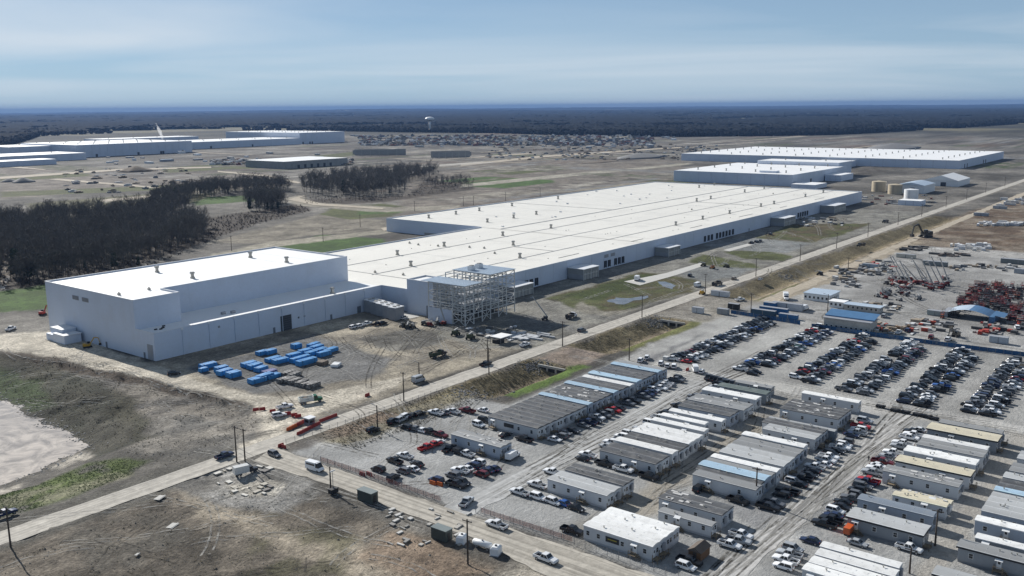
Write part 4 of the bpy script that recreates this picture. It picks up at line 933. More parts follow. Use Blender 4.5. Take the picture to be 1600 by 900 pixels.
# ------------------------------------------------------------------ site office trailers
ROOFC = {'white': (.80,.80,.78), 'grey': (.27,.275,.275), 'lgrey': (.42,.43,.43), 'dark': (.085,.087,.09), 'blue': (.36,.50,.62), 'cream': (.66,.60,.45), 'bgrey': (.20,.235,.28), 'green': (.12,.15,.14)}
m_trroof = M('trailer_roof', 'object', .55, .10, .25, 3.0, stretch=(1,.25,1), stain=(.30,.29,.27), stain_amt=.35)
m_trwall = M('trailer_wall', 'object', .6, .06, .3, 3)
m_fascia = M('fascia_black', (.02,.02,.022), .6, .2)
m_steps = M('treated_wood', (.19,.15,.10), .85, .2, .8)
WALLC = {'w': (.56,.58,.60), 'b': (.40,.45,.52), 'g': (.30,.32,.34), 'd': (.24,.27,.30), 't': (.42,.42,.41)}
mc = {}
def cached(key, fn):
    if key not in mc: mc[key] = fn()
    return mc[key]
def win_mesh(): return MB().box(-.5, .5, -.06, .03, 0, 1.25).mesh('window', m_white)
def pane_mesh(): return MB().box(-.41, .41, -.085, -.06, .09, .6).box(-.41, .41, -.085, -.06, .66, 1.16).mesh('pane', m_glass)
def door_mesh(): return MB().box(-.5, .5, -.07, .03, 0, 2.1).mesh('door', m_white)
def lite_mesh(): return MB().box(-.25, .25, -.09, -.07, 1.2, 1.85).mesh('pane', m_glass)
def step_mesh():
    b = MB().box(-1, 1, -1.5, -.05, .75, .85)
    for k in range(3): b.box(1+k*.35, 1.35+k*.35, -1.4, -.2, .55-k*.25, .62-k*.25)
    for x, y in ((-.95,-1.45),(.95,-1.45),(-.95,-.15)): b.box(x-.06, x+.06, y-.06, y+.06, 0, 1.8)
    b.bar((-.95,-1.45,1.75),(.95,-1.45,1.75),.08).bar((.95,-1.45,1.75),(2.0,-1.45,.95),.08)
    return b.mesh('steps', m_steps)
def ac_mesh(): return MB().box(-.55, .55, -.5, 0, 0, 1.7).box(-.45, .45, -.53, -.5, .9, 1.5).mesh('air_conditioner', m_louvre)
def awn_mesh(): return MB().poly([(-.8,-.95,.0),(.8,-.95,.0),(.8,0,.35),(-.8,0,.35)]).poly([(-.8,-.95,-.05),(-.8,0,.3),(.8,0,.3),(.8,-.95,-.05)]).mesh('awning', m_white)
ntr = 0
def trailer(a0, a1, b1, b0, roof, label, h=3.9, wall='w', side=True, fascia=False, ends=True, cat='trailer', rank='in its row', nwin=4, patch=False):
    """long box trailer: a0..a1 across, b1 (left end) .. b0 (right end) lengthwise"""
    global ntr; ntr += 1; rr = random.Random(ntr*13)
    w = a1-a0; ln = b1-b0
    t = thing('office_trailer', label, cat, (a0, b0, 0), 0, 'office trailers of the site camp', rank=rank)
    k1, k2 = rr.uniform(.88,1.05), rr.uniform(.85,1.06); wc = (*[c*k1 for c in WALLC[wall]], 1); rc = (*[c*k2 for c in ROOFC[roof]], 1)
    o = obj('wall', cached(('w', round(w,2), round(ln,2), h), lambda: MB().box(0, w, 0, ln, .55, h-.25).mesh('wall', m_trwall)), t); o.color = wc
    wm2 = o
    # siding battens on the two sides in view
    def bat():
        b = MB()
        for k in range(1, int(ln/1.22)): b.box(-.025, 0, k*1.22, k*1.22+.05, .58, h-.3)
        for k in range(1, int(w/1.22)+1): b.box(k*w/(int(w/1.22)+1), k*w/(int(w/1.22)+1)+.05, -.025, 0, .58, h-.3)
        return b.mesh('siding_batten', m_trwall)
    o = obj('siding_batten', cached(('bt', round(w,2), round(ln,2), h), bat), wm2); o.color = wc; o['kind'] = 'stuff'
    o = obj('skirting', cached(('s', round(w,2), round(ln,2)), lambda: MB().box(.06, w-.06, .06, ln-.06, -.05, .55).mesh('skirting', m_trwall)), t); o.color = (*[c*.8 for c in wc[:3]], 1)
    ov = .12 if not fascia else .35
    def rf():
        n = 6; b = MB(); rise = .28
        for i in range(n):
            f = lambda k: (-ov+(w+2*ov)*k/n, h-.22+rise*(1-(2*k/n-1)**2))
            (x0, z0), (x1, z1) = f(i), f(i+1); b.poly([(x0,-ov,z0),(x1,-ov,z1),(x1,ln+ov,z1),(x0,ln+ov,z0)]); b.poly([(x0,-ov,h-.4),(x1,-ov,h-.4),(x1,-ov,z1),(x0,-ov,z0)]); b.poly([(x0,ln+ov,z0),(x1,ln+ov,z1),(x1,ln+ov,h-.4),(x0,ln+ov,h-.4)])
        b.poly([(-ov,-ov,h-.4),(-ov,-ov,h-.22),(-ov,ln+ov,h-.22),(-ov,ln+ov,h-.4)]); b.poly([(w+ov,-ov,h-.22),(w+ov,-ov,h-.4),(w+ov,ln+ov,h-.4),(w+ov,ln+ov,h-.22)])
        return b.mesh('roof', m_trroof)
    ro = obj('roof', cached(('r', round(w,2), round(ln,2), h, ov), rf), t); ro.color = rc
    # raised metal seams and vent stacks on the roof
    def ribs():
        b = MB()
        for k in range(1, int(ln/2.4)):
            y = k*2.4; b.bar((-ov, y, h-.19), (w/2, y, h+.09), .07, .05); b.bar((w/2, y, h+.09), (w+ov, y, h-.19), .07, .05)
        b.bar((-ov+.05,-ov,h-.18),(-ov+.05,ln+ov,h-.18),.26,.10); return b.mesh('roof_seam', m_trroof)
    o = obj('roof_seam', cached(('rb', round(w,2), round(ln,2), h, ov), ribs), ro); o.color = (*[min(.8, c*1.2+.13) for c in rc[:3]], 1); o['kind'] = 'stuff'
    vm = cached('vp', lambda: MB().tube((0,0,0),(0,0,.45),.12,.12,6).box(-.2,.2,-.2,.2,.45,.52).mesh('roof_vent', m_vent))
    for k in range(rr.choice((1,2,3))): obj('roof_vent', vm, ro, (w*rr.uniform(.3,.7), ln*rr.uniform(.1,.9), h-.05))
    if patch:
        for k in range(5):
            x, y, sx, sy = w*rr.uniform(.1,.6), ln*rr.uniform(.05,.85), rr.uniform(.4,1.2), rr.uniform(.6,2.6); o = MB().box(x, x+sx, y, y+sy, h-.1, h+.1).build('roof_patch', m_trroof, ro); o.color = (.55,.54,.52,1)
    if fascia:
        MB().box(-ov-.04, -ov, -ov, ln+ov, h-.62, h-.2).build('fascia', m_fascia, t); MB().box(-ov, w+ov, -ov-.04, -ov, h-.62, h-.2).build('fascia', m_fascia, t)
    wn, pn = cached('win', win_mesh), cached('pane', pane_mesh); dm, lm_ = cached('dr', door_mesh), cached('lt', lite_mesh)
    def window(p, rz):
        f = obj('window', wn, t, p, rz); obj('pane', pn, f)
    def door(p, rz, steps=True):
        f = obj('door', dm, t, p, rz); obj('pane', lm_, f)
        if steps: obj('steps', cached('st', step_mesh), t, (p[0], p[1], 0), rz)
    if ends:
        if w > 2.4:
            window((w*.68, 0, 1.55), 0)
            if rr.random() < .55: door((w*.25, 0, .75), 0, rr.random() < .8)
            else: window((w*.26, 0, 1.55), 0)
        if rr.random() < .7: obj('air_conditioner', cached('ac', ac_mesh), t, (w*.48, 0, 1.2))
    if side:
        dk_ = rr.randrange(1, nwin)
        for k in range(nwin):
            y = ln*(k+.5)/nwin+rr.uniform(-.5,.5)
            if k == dk_:
                door((0, y, .75), -math.pi/2); obj('awning', cached('aw', awn_mesh), t, (0, y, 3.0), -math.pi/2)
            else: window((0, y, 1.5), -math.pi/2)
    for y in (ln-.05,):
        f = obj('window', wn, t, (w*.5, ln, 1.55), math.pi); obj('pane', pn, f)
    return t
def run(a, n, pitch, b1, b0, roof, label, **kw):
    first = kw.pop('side', True)
    for i in range(n): trailer(a+i*pitch, a+(i+1)*pitch-.06, b1, b0, roof, label, side=first and i == 0, **kw)
# long complex left of the first lane
LB = 'of the ditch-side complex'
run(18.7, 8, 3.41, -158.8, -178.2, 'dark', 'dark-roofed office trailer in the near half '+LB, wall='w')
trailer(46.1, 49, -158.5, -178.6, 'blue', 'light blue roofed trailer, nearest blue strip '+LB, 4.25, 'b', False)
run(49.1, 4, 3.25, -158.6, -178, 'dark', 'patched dark-roofed office trailer after the first blue strip '+LB, side=False, patch=True, wall='b')
trailer(62.2, 65.4, -158, -178.4, 'blue', 'light blue roofed trailer, second blue strip '+LB, 4.25, 'b', False)
run(65.5, 2, 3.6, -158.3, -178, 'dark', 'dark-roofed office trailer after the second blue strip '+LB, side=False, wall='b')
trailer(72.8, 76, -158.5, -178.4, 'white', 'white-roofed trailer squeezed between dark and blue roofs '+LB, 4.05, 'w', False)
trailer(77.6, 81.4, -158, -178.2, 'blue', 'light blue roofed trailer, third blue strip '+LB, 4.25, 'b', False)
run(81.5, 3, 3.75, -158.2, -177.8, 'dark', 'dark-roofed office trailer after the third blue strip '+LB, side=False, wall='b')
trailer(93, 96.4, -158, -178.2, 'blue', 'light blue roofed trailer, farthest blue strip '+LB, 4.25, 'b', False)
trailer(96.5, 100.5, -158.4, -178, 'grey', 'grey-roofed trailer at the far end '+LB, wall='b', side=False)
run(-.6, 2, 2.6, -160.2, -179.2, 'grey', 'grey weathered double trailer standing alone in the near left lot', wall='b', patch=True)
# second cluster
S2 = 'right of the first lane'
run(14.7, 2, 3.9, -203.2, -221.2, 'dark', 'dark-roofed trailer at the near end '+S2, wall='w')
trailer(23.4, 27, -202.6, -221.6, 'white', 'white-roofed trailer between two dark ones '+S2, 4.2, side=False)
run(27.1, 2, 3.1, -203, -221.8, 'dark', 'dark-roofed trailer just before the wide white roofs '+S2, side=False)
run(33.4, 3, 3.15, -202.5, -221.5, 'white', 'wide white-roofed trailer joined to its neighbours '+S2, h=4.15, side=True)
trailer(46.3, 49.4, -202, -220, 'white', 'white trailer just past the wide joined white roofs '+S2); trailer(52, 55, -202, -217.3, 'white', 'short white trailer past the joined white roofs '+S2)
trailer(57.6, 60.8, -202, -220.3, 'white', 'white trailer with a dark neighbour behind '+S2); run(63.9, 2, 3.4, -202, -220.2, 'dark', 'dark-roofed trailer in the middle '+S2, wall='b')
run(71.8, 2, 4.0, -201.5, -221.2, 'grey', 'patched grey-roofed trailer in the middle '+S2, patch=True, wall='w')
trailer(84.5, 89.2, -200.2, -219.8, 'white', 'white barrel-roofed trailer toward the parking end '+S2); trailer(92, 96.4, -202.4, -220.2, 'green', 'dark green-grey trailer toward the parking end '+S2, wall='d'); trailer(101.6, 104.8, -204.8, -218, 'grey', 'short grey trailer at the parking end '+S2, 3.3, 'd')
# near pair and white four-section building
run(-11.2, 2, 3.4, -203.5, -221.9, 'lgrey', 'light grey office trailer with cars nosed up to it', wall='w'); run(-3.2, 2, 2.75, -203.6, -221.8, 'dark', 'dark barrel-roofed trailer behind the light grey near trailers', wall='w', side=False)
run(-28.7, 4, 3.15, -226.5, -244.8, 'white', 'bright white roofed office section facing the near dirt road', h=3.95, nwin=6)
run(-4.6, 2, 3.3, -233, -250, 'dark', 'dark-roofed trailer with white roof patches near the dirt lane', patch=True, h=4.0); trailer(-10.2, -7.4, -236, -250.1, 'grey', 'low narrow grey trailer before the patched dark one', 3.3)
# third cluster
S3 = 'left of the muddy lane'
trailer(14.4, 18.4, -232.6, -250.3, 'grey', 'weathered grey trailer at the near end '+S3, nwin=2); trailer(18.5, 20.9, -231.5, -249.8, 'dark', 'narrow dark-roofed trailer next to the blue roof '+S3, side=False)
trailer(21, 25, -231, -249.8, 'blue', 'pale blue roofed trailer '+S3, 4.2, 'b', False); trailer(25.1, 28.2, -231, -249.8, 'grey', 'grey trailer between the blue and the white roof '+S3, side=False); trailer(28.4, 31.4, -231, -250, 'white', 'white-roofed trailer behind the blue one '+S3, 4.1, side=False)
run(33.8, 2, 4.1, -231, -249.8, 'lgrey', 'light grey trailer past the near white roof '+S3); run(42.1, 2, 3.7, -231, -249.6, 'grey', 'grey trailer before the bulging white roof '+S3, side=False, wall='b'); trailer(49.8, 53.2, -230.5, -249.2, 'white', 'white bulging-roofed trailer in mid row '+S3, 4.3)
run(59, 2, 2.9, -233.2, -249.1, 'lgrey', 'pale streaked-roof trailer with a row of windows '+S3, h=4.0); run(65, 2, 2.6, -230.4, -249, 'dark', 'dark-roofed trailer next to the pale streaked roof '+S3, side=False); trailer(70.3, 72.3, -230.2, -251, 'lgrey', 'narrow light strip-roofed corridor trailer '+S3, 3.6, 'd', False)
run(80.5, 4, 3.0, -229.8, -248.6, 'dark', 'dark-roofed section of the large four-part office '+S3, patch=True, h=4.1); trailer(101, 104.3, -229.2, -248.1, 'white', 'white-roofed trailer beside the parking road '+S3)
# fourth cluster
S4 = 'right of the muddy lane'
for k, a in enumerate((-18.5, -14.6)): trailer(a, a+3.4, -275, -291.6, 'white', 'white-roofed trailer at the bottom frame edge '+S4)
trailer(-10.4, -6.9, -274.8, -291.4, 'white', 'white-roofed trailer with a dark ridge line '+S4); trailer(-5.8, -2.9, -274.2, -291, 'white', 'white trailer facing the orange truck '+S4, 3.8)
trailer(13, 18.9, -274, -290.9, 'lgrey', 'dark grey trailer with light roof and black fascia beside the orange truck', 4.0, 'g', fascia=True); trailer(24.6, 28.4, -272.6, -290.2, 'bgrey', 'blue-grey roofed trailer behind the black-fascia trailer', wall='b')
trailer(33, 36, -278.6, -291.2, 'cream', 'small cream-roofed trailer '+S4, 3.6); trailer(37.5, 40, -279.5, -291.2, 'cream', 'littered tan-roofed low trailer '+S4, 2.9, patch=True)
run(47, 2, 2.6, -272, -290.8, 'grey', 'weathered dark grey trailer with red pickups at its end', patch=True, wall='w'); trailer(56.2, 61, -272.8, -291.4, 'cream', 'broad cream-roofed trailer in mid row '+S4, 4.1, fascia=True)
run(65.6, 2, 2.55, -272.2, -290.8, 'white', 'white double trailer with a dark ridge seam '+S4); run(73, 2, 3.2, -273.8, -291.2, 'grey', 'dull grey trailer behind the white double one '+S4); trailer(79.8, 83.2, -273.5, -290.8, 'white', 'narrow white-roofed trailer before the far cream roof '+S4)
trailer(88.6, 94.7, -272.7, -291.6, 'cream', 'broad cream-roofed trailer toward the parking end '+S4, 4.1, 'd', fascia=True); trailer(96.8, 100.4, -274, -291.4, 'grey', 'grey trailer at the parking end '+S4)
# fifth cluster, cut by the right frame edge
S5 = 'at the right edge'
trailer(-4, 0, -297.5, -316, 'lgrey', 'light grey roofed trailer at the lower right corner', 3.9, 'g', fascia=True); trailer(12.2, 16.2, -298.6, -316, 'grey', 'dark grey trailer with black fascia and white doors '+S5, 4.0, 'g', fascia=True, nwin=3)
trailer(19.2, 22.2, -300.6, -317, 'white', 'white-roofed trailer behind the black-fascia trailer '+S5, 3.8, 'g'); trailer(28.8, 32.2, -298.5, -316.5, 'white', 'white-roofed trailer standing clear '+S5, 3.9, 'b')
run(35.4, 4, 3.55, -298.5, -316.5, 'lgrey', 'light grey trailer joined in the block of four '+S5, wall='b'); trailer(50, 53, -298.5, -316.5, 'blue', 'pale blue roofed trailer '+S5, 4.2, 'b', False); run(53.4, 2, 3.4, -298.6, -316.5, 'dark', 'dark-roofed trailer behind the blue one '+S5, side=False)
trailer(61.2, 65.6, -298.4, -316.5, 'lgrey', 'white-patched trailer midway up '+S5, patch=True); run(67, 2, 3.6, -298.8, -316.5, 'grey', 'grey trailer toward the far end '+S5); run(78, 2, 3.6, -298.8, -316.5, 'lgrey', 'pale grey trailer at the far end '+S5)
# small timber hut and box truck near the white building
t = thing('timber_hut', 'small brown timber hut beside the white four-section office', 'hut', (-22.5, -253.5, 0)); MB().box(0, 4.6, 0, 3, .2, 2.4).build('wall', M('hut_wood', (.17,.095,.05), .85, .3, .8), t)
MB().poly([(-.3,-.3,2.3),(4.9,-.3,2.3),(4.9,1.5,3.3),(-.3,1.5,3.3)]).poly([(-.3,1.5,3.3),(4.9,1.5,3.3),(4.9,3.3,2.3),(-.3,3.3,2.3)]).poly([(-.3,-.3,2.3),(-.3,1.5,3.3),(-.3,3.3,2.3)]).build('roof', M('hut_roof', (.11,.09,.075), .9, .2), t); MB().box(-.05, 0, 1, 1.9, .2, 2.1).build('door', m_wood, t)

m_sign = M('sign_dark', (.025,.027,.03), .5, .2); m_signy = M('sign_yellow', (.36,.30,.04), .6, .3)
by_loc = {(round(o.location.x, 1), round(o.location.y, 1)): o for o, _ in THINGS if o.name.startswith('office_trailer')}
t = by_loc[(18.7, -178.2)]; MB().box(-.1, -.03, 9.2, 13.0, 1.7, 2.9).build('sign_panel', m_sign, t)
t = by_loc[(-28.7, -244.8)]; sg = MB().box(-.1, -.03, 8.6, 12.2, 1.5, 2.8).build('sign_panel', m_sign, t); MB().box(-.12, -.1, 9.2, 11.6, 2.1, 2.35).build('sign_stripe', m_signy, sg)
# a person walking in the muddy lane
sk = bpy.data.meshes.new('person'); pv = [(0,0,.95),(0,0,1.2),(0,0,1.45),(0,0,1.56),(0,0,1.74),(.05,.1,.5),(.2,.1,.06),(.32,.1,.04),(-.05,-.1,.5),(-.18,-.1,.06),(-.06,-.1,.04),(0,.2,1.42),(-.08,.27,1.15),(.02,.28,.92),(0,-.2,1.42),(.08,-.27,1.15),(.16,-.28,.92),(.02,.09,.9),(-.02,-.09,.9)]
pe = [(0,1),(1,2),(2,3),(3,4),(0,17),(17,5),(5,6),(6,7),(0,18),(18,8),(8,9),(9,10),(2,11),(11,12),(12,13),(2,14),(14,15),(15,16)]
sk.from_pydata(pv, pe, []); sk.materials.append(M('dark_workwear', (.035,.04,.05), .9, .3, 3)); q = Q(1357, 721)
o = obj('person', sk, None, (q.x, q.y, .02), .6); tag(o, 'person in dark workwear walking beside the red pickups', 'person')
md = o.modifiers.new('skin', 'SKIN'); pr = (.14,.15,.16,.06,.11,.075,.05,.05,.075,.05,.05,.075,.05,.04,.075,.05,.04,.1,.1)
for v_, r_ in zip(sk.skin_vertices[0].data, pr): v_.radius = (r_, r_)
sk.skin_vertices[0].data[0].use_root = True
o.modifiers.new('smooth', 'SUBSURF').render_levels = 1
# ------------------------------------------------------------------ vehicles (front toward +X, origin on the ground)
def ring(x, hw, z0, z1, r=.12): return [(x,-hw+r,z0),(x,hw-r,z0),(x,hw,z0+r),(x,hw,z1-r),(x,hw-r,z1),(x,-hw+r,z1),(x,-hw,z1-r),(x,-hw,z0+r)]
def cabin(mb, xs, hw0, hw1, z0, z1, mi=0):
    """greenhouse: xs = rear bottom, rear top, front top, front bottom"""
    a, b, c, d = xs
    B = [(a,-hw0,z0),(d,-hw0,z0),(d,hw0,z0),(a,hw0,z0)]; T = [(b,-hw1,z1),(c,-hw1,z1),(c,hw1,z1),(b,hw1,z1)]
    for i in range(4):
        j = (i+1) % 4; mb.poly([B[i], B[j], T[j], T[i]], mi)
    return T
def wheels(xs, hw, r):
    return [(x, s*hw, r) for x in xs for s in (-1, 1)]
def make_car(kind):
    body = MB(); glass = MB(); trim = MB()
    if kind == 'pickup':
        Lh, hw, r, wx_ = 2.95, .98, .42, (-1.85, 1.95)
        body.loft([ring(-.85,hw,.45,1.22), ring(1.0,hw,.45,1.25), ring(1.9,hw*.99,.45,1.22), ring(2.75,hw*.96,.5,1.12), ring(Lh,hw*.88,.55,1.0)])
        body.box(-Lh,-.85,-hw,-hw+.14,.5,1.2).box(-Lh,-.85,hw-.14,hw,.5,1.2).box(-Lh,-Lh+.12,-hw+.14,hw-.14,.5,1.18)
        T = cabin(glass, (-.85,-.62,.62,1.25), hw-.06, hw-.2, 1.2, 1.84); trim.box(-Lh+.12,-.85,-hw+.14,hw-.14,.52,.66)
        body.poly([(p[0],p[1],1.86) for p in T]).loft([[(-.68,-.8,1.82),(.66,-.8,1.82),(.66,.8,1.82),(-.68,.8,1.82)],[(-.6,-.74,1.9),(.58,-.74,1.9),(.58,.74,1.9),(-.6,.74,1.9)]])
        for s in (-1,1): body.bar((-.85,s*(hw-.07),1.2),(-.62,s*(hw-.2),1.84),.1).bar((1.24,s*(hw-.07),1.2),(.62,s*(hw-.2),1.84),.09).bar((.15,s*(hw-.06),1.2),(.05,s*(hw-.2),1.84),.08)
    elif kind in ('SUV', 'car', 'van'):
        if kind == 'SUV': Lh, hw, r, wx_, zb, zt, cx_ = 2.4, .96, .37, (-1.45,1.45), 1.08, 1.74, (-2.3,-2.0,.35,1.05)
        elif kind == 'car': Lh, hw, r, wx_, zb, zt, cx_ = 2.35, .91, .33, (-1.4,1.4), .93, 1.44, (-1.75,-1.05,.25,.95)
        else: Lh, hw, r, wx_, zb, zt, cx_ = 2.9, 1.02, .37, (-1.8,1.9), 1.35, 2.55, (-2.85,-2.8,1.55,2.3)
        nose = zb-.16 if kind != 'van' else 1.05
        body.loft([ring(-Lh,hw*.9,.42,zb-.05), ring(-Lh+.35,hw,.32,zb), ring(0,hw,.3,zb+.02), ring(cx_[3],hw,.3,zb), ring(Lh-.35,hw*.97,.34,nose), ring(Lh,hw*.82,.42,nose-.2)])
        if kind == 'van':
            body.loft([[(-2.84,-1.0,1.3),(-2.84,1.0,1.3),(-2.8,.92,2.6),(-2.8,-.92,2.6)],[(1.2,-1.0,1.3),(1.2,1.0,1.3),(1.15,.92,2.62),(1.15,-.92,2.62)]])
            cabin(glass, (1.15,1.15,1.55,2.35), .97, .86, 1.3, 2.5); body.poly([(1.15,-.88,2.55),(1.58,-.84,2.5),(1.58,.84,2.5),(1.15,.88,2.55)])
            for s in (-1,1): glass.box(-2.3,.9, s*1.0-.02 if s > 0 else -1.02, s*1.0+.02 if s > 0 else -.98, 1.7, 2.2)
        else:
            T = cabin(glass, cx_, hw-.07, hw-.22, zb-.01, zt); b, c = cx_[1], cx_[2]
            body.loft([[(b-.06,-hw+.2,zt-.04),(c+.06,-hw+.2,zt-.04),(c+.06,hw-.2,zt-.04),(b-.06,hw-.2,zt-.04)],[(b+.05,-hw+.3,zt+.05),(c-.05,-hw+.3,zt+.05),(c-.05,hw-.3,zt+.05),(b+.05,hw-.3,zt+.05)]])
            for s in (-1,1): body.bar((cx_[0],s*(hw-.08),zb),(b,s*(hw-.22),zt),.12).bar((cx_[3],s*(hw-.08),zb),(c,s*(hw-.22),zt),.09).bar((-.45,s*(hw-.07),zb),(-.5,s*(hw-.22),zt),.09)
    trim.box(Lh-.06, Lh+.05, -hw*.8, hw*.8, .45, .62).box(-Lh-.05, -Lh+.05, -hw*.85, hw*.85, .45, .62)
    wh = MB().tube((0,-.13,0),(0,.13,0),r,r,12).mesh('tyre', m_tyre); rim = MB().tube((0,-.145,0),(0,.145,0),r*.6,r*.6,10).mesh('rim', m_rim)
    hd = [MB().box(Lh-.18, Lh-.01, y-.18, y+.18, .74, .9).mesh('headlight', m_lamp_w) for y in (-hw*.68, hw*.68)]
    tl = [MB().box(-Lh-.03, -Lh+.08, y-.1, y+.1, .75, 1.0).mesh('tail_light', m_lamp_r) for y in (-hw*.82, hw*.82)]
    full = MB(); full.v = list(body.v); full.f = list(body.f); full.m = [0]*len(body.f)
    for p in wheels(wx_, hw-.12, r): full.tube((p[0],p[1]-.13,r),(p[0],p[1]+.13,r),r,r,8,1)
    return dict(body=body.mesh('body', m_paint), glass=glass.mesh('windows', m_glass), trim=trim.mesh('bumper', m_black), tyre=wh, rim=rim, wh=wheels(wx_, hw-.12, r), hd=hd, tl=tl, lot=full.mesh('body', [m_paint, m_tyre]), L=Lh)
CAR = {k: make_car(k) for k in ('pickup','SUV','car','van')}
PAINT = {'white': (.78,.79,.80), 'silver': (.40,.42,.44), 'grey': (.13,.135,.145), 'black': (.013,.013,.015), 'navy': (.016,.028,.075), 'blue': (.03,.10,.32), 'red': (.40,.02,.02), 'maroon': (.13,.012,.016), 'tan': (.30,.26,.20), 'green': (.02,.06,.035), 'orange': (.62,.13,.02)}
NM = {'pickup': ('pickup_truck','pickup truck'), 'SUV': ('sport_utility_vehicle','SUV'), 'car': ('sedan_car','car'), 'van': ('van','van')}
def vehicle(kind, colour, a, b, heading, label, group, parts=True, rank='x', z=0):
    nm, cat = NM[kind]; c = CAR[kind]
    t = thing(nm, label, cat, (a, b, z), heading, group, rank=rank); s = random.uniform(.96, 1.05) if kind != 'van' else 1.0; t.scale = (s, s*random.uniform(.98,1.02), s*random.uniform(.97,1.04))
    p = PAINT[colour]; k = random.uniform(.85, 1.12)
    o = obj('body', c['body'] if parts else c['lot'], t); o.color = (*[min(.85, x*k) for x in p], 1)
    obj('windows', c['glass'], t)
    if parts:
        o = obj('trim', c['trim'], t); o['kind'] = 'stuff'
        for w in c['wh']:
            q = obj('wheel', c['tyre'], t, w); obj('rim', c['rim'], q)
        for m_ in c['hd']: obj('headlight', m_, t)
        for m_ in c['tl']: obj('tail_light', m_, t)
    return t
def pick(ws):
    return random.choices([w[0] for w in ws], [w[1] for w in ws])[0]
COLS = [('black',40),('white',21),('grey',18),('silver',9),('navy',8),('maroon',1.5),('red',1),('blue',1.5),('tan',1),('green',.5)]
KIND = [('pickup',42),('SUV',33),('car',25)]
HP = math.pi/2
# the six big parking blocks
for bi, (bc, a0, a1) in enumerate(((-171,123.5,216),(-198.5,123,214),(-219.5,125,210),(-239.5,123,209),(-259.5,121,207),(-279.5,123,203))):
    for li, s in enumerate((1, -1)):
        n = 0; a = a0+random.uniform(0,1)+(2.5 if (li == 0 and bi in (1,2)) else 0)
        while a < a1-(9 if (li == 1) else 0):
            if random.random() < .955:
                kind = pick(KIND); co = pick(COLS); b = bc+s*3.15+random.gauss(0,.22); hd = (HP if s > 0 else -HP)*(1 if random.random() < .62 else -1)+random.gauss(0,.022)
                n += 1
                vehicle(kind, co, a, b, hd, '%s %s, %s from near end, %s line of %s parking block' % (co, NM[kind][1], ordw(n-1), ('left','right')[li], ORD[bi] or 'first'), 'vehicles in the big parking lot', False)
            a += random.choice((2.75,2.85,2.95,3.05))
def row(b, a0, a1, hd, where, fill=.85, cols=COLS, jit=.4, skip=(), pitch=3.0, fixed=None):
    a = a0; k = 0
    while a < a1:
        k += 1
        if random.random() < fill and not any(s0 < a < s1 for s0, s1 in skip):
            kind = pick(KIND); co = pick(cols)
            if fixed:
                for f0, f1, kd, cl in fixed:
                    if f0 <= a < f1: kind, co = kd, cl
            vehicle(kind, co, a, b+random.gauss(0, jit), hd*(1 if random.random() < .7 else -1)+random.gauss(0,.04), '%s %s %s' % (co, NM[kind][1], where), 'vehicles parked among the trailers')
        a += pitch+random.uniform(-.1,.35)
DK = [('black',50),('grey',22),('navy',12),('white',12),('silver',8)]; WT = [('white',52),('black',22),('grey',10),('silver',8),('navy',5)]
row(-182.8, 21, 103, -HP, 'nosed up to the ditch-side complex', .82, DK, .5, fixed=((16,19.4,'pickup','maroon'),(53,56.2,'pickup','red'),(84,93,'pickup','white')))
row(-198.6, 13, 60, HP, 'nosed up to the trailers beside the first lane', .62, WT, .5); row(-198.2, 62, 108, HP, 'before the far trailers right of the first lane', .5, DK, .5)
row(-254.2, 13, 32, -HP, 'by the near third-row trailers', .9, DK, .5); row(-254.4, 33, 72, -HP, 'along the left side of the muddy lane', .95, WT, .6); row(-253.6, 75, 96, -HP, 'by the large four-part office', .8, WT, .6, fixed=((87,90.4,'pickup','red'),))
row(-268.4, -14, 5, HP, 'at the lower end of the muddy lane', .9, WT, .7); row(-268.6, 12, 44, HP, 'along the right side of the muddy lane', .9, DK, .6); row(-268.2, 45, 98, HP, 'before the fourth-row trailers', .92, WT, .6, fixed=((43.5,50.4,'pickup','red'),(59,62.2,'pickup','maroon')))
# single vehicles placed from the photograph: pixel, kind, colour, heading
def cars(ox, oy, sc_, lst, where, group, z=.0):
    for x, y, kind, co, hd in lst:
        q = Q(ox+x/sc_, oy+y/sc_); vehicle(kind, co, q.x, q.y, hd+random.gauss(0,.05), '%s %s %s' % (co, NM[kind][1], where), group, z=z)
cars(560,600,5,[(605,240,'pickup','white',HP),(668,236,'car','grey',HP),(738,230,'pickup','white',HP),(850,222,'pickup','maroon',HP),(972,216,'car','white',HP)], 'in the back row against the grass bank', 'vehicles in the near left lot')
cars(560,600,5,[(268,305,'SUV','black',.2),(335,292,'SUV','silver',.1),(372,268,'SUV','white',.1),(425,258,'car','black',.1),(480,246,'SUV','black',.0),(115,372,'SUV','black',0),(372,352,'SUV','black',HP),(435,362,'car','grey',HP),(490,375,'car','white',HP),(555,388,'pickup','black',HP),(640,412,'pickup','maroon',-HP),
  (535,512,'pickup','red',-.2),(590,490,'pickup','red',-.2),(632,468,'car','white',0),(710,520,'pickup','black',.2),(790,548,'SUV','black',-HP),(842,562,'pickup','white',HP)], 'left of the lone grey trailer', 'vehicles in the near left lot')
cars(560,600,5,[(365,578,'pickup','white',HP),(283,618,'pickup','black',HP),(458,640,'car','black',HP),(418,678,'car','white',HP),(350,694,'SUV','grey',HP),(275,745,'SUV','black',.2),(155,682,'SUV','black',HP),(608,768,'SUV','navy',HP),(738,728,'SUV','grey',HP),(795,694,'pickup','white',HP),(842,676,'car','white',HP),(898,655,'SUV','navy',HP),(938,628,'SUV','white',HP),(958,720,'SUV','maroon',HP),(1008,690,'car','navy',HP),(1055,676,'car','navy',HP),(765,802,'pickup','black',-HP),(818,785,'SUV','black',-HP)], 'in the open middle of the near left lot', 'vehicles in the near left lot')
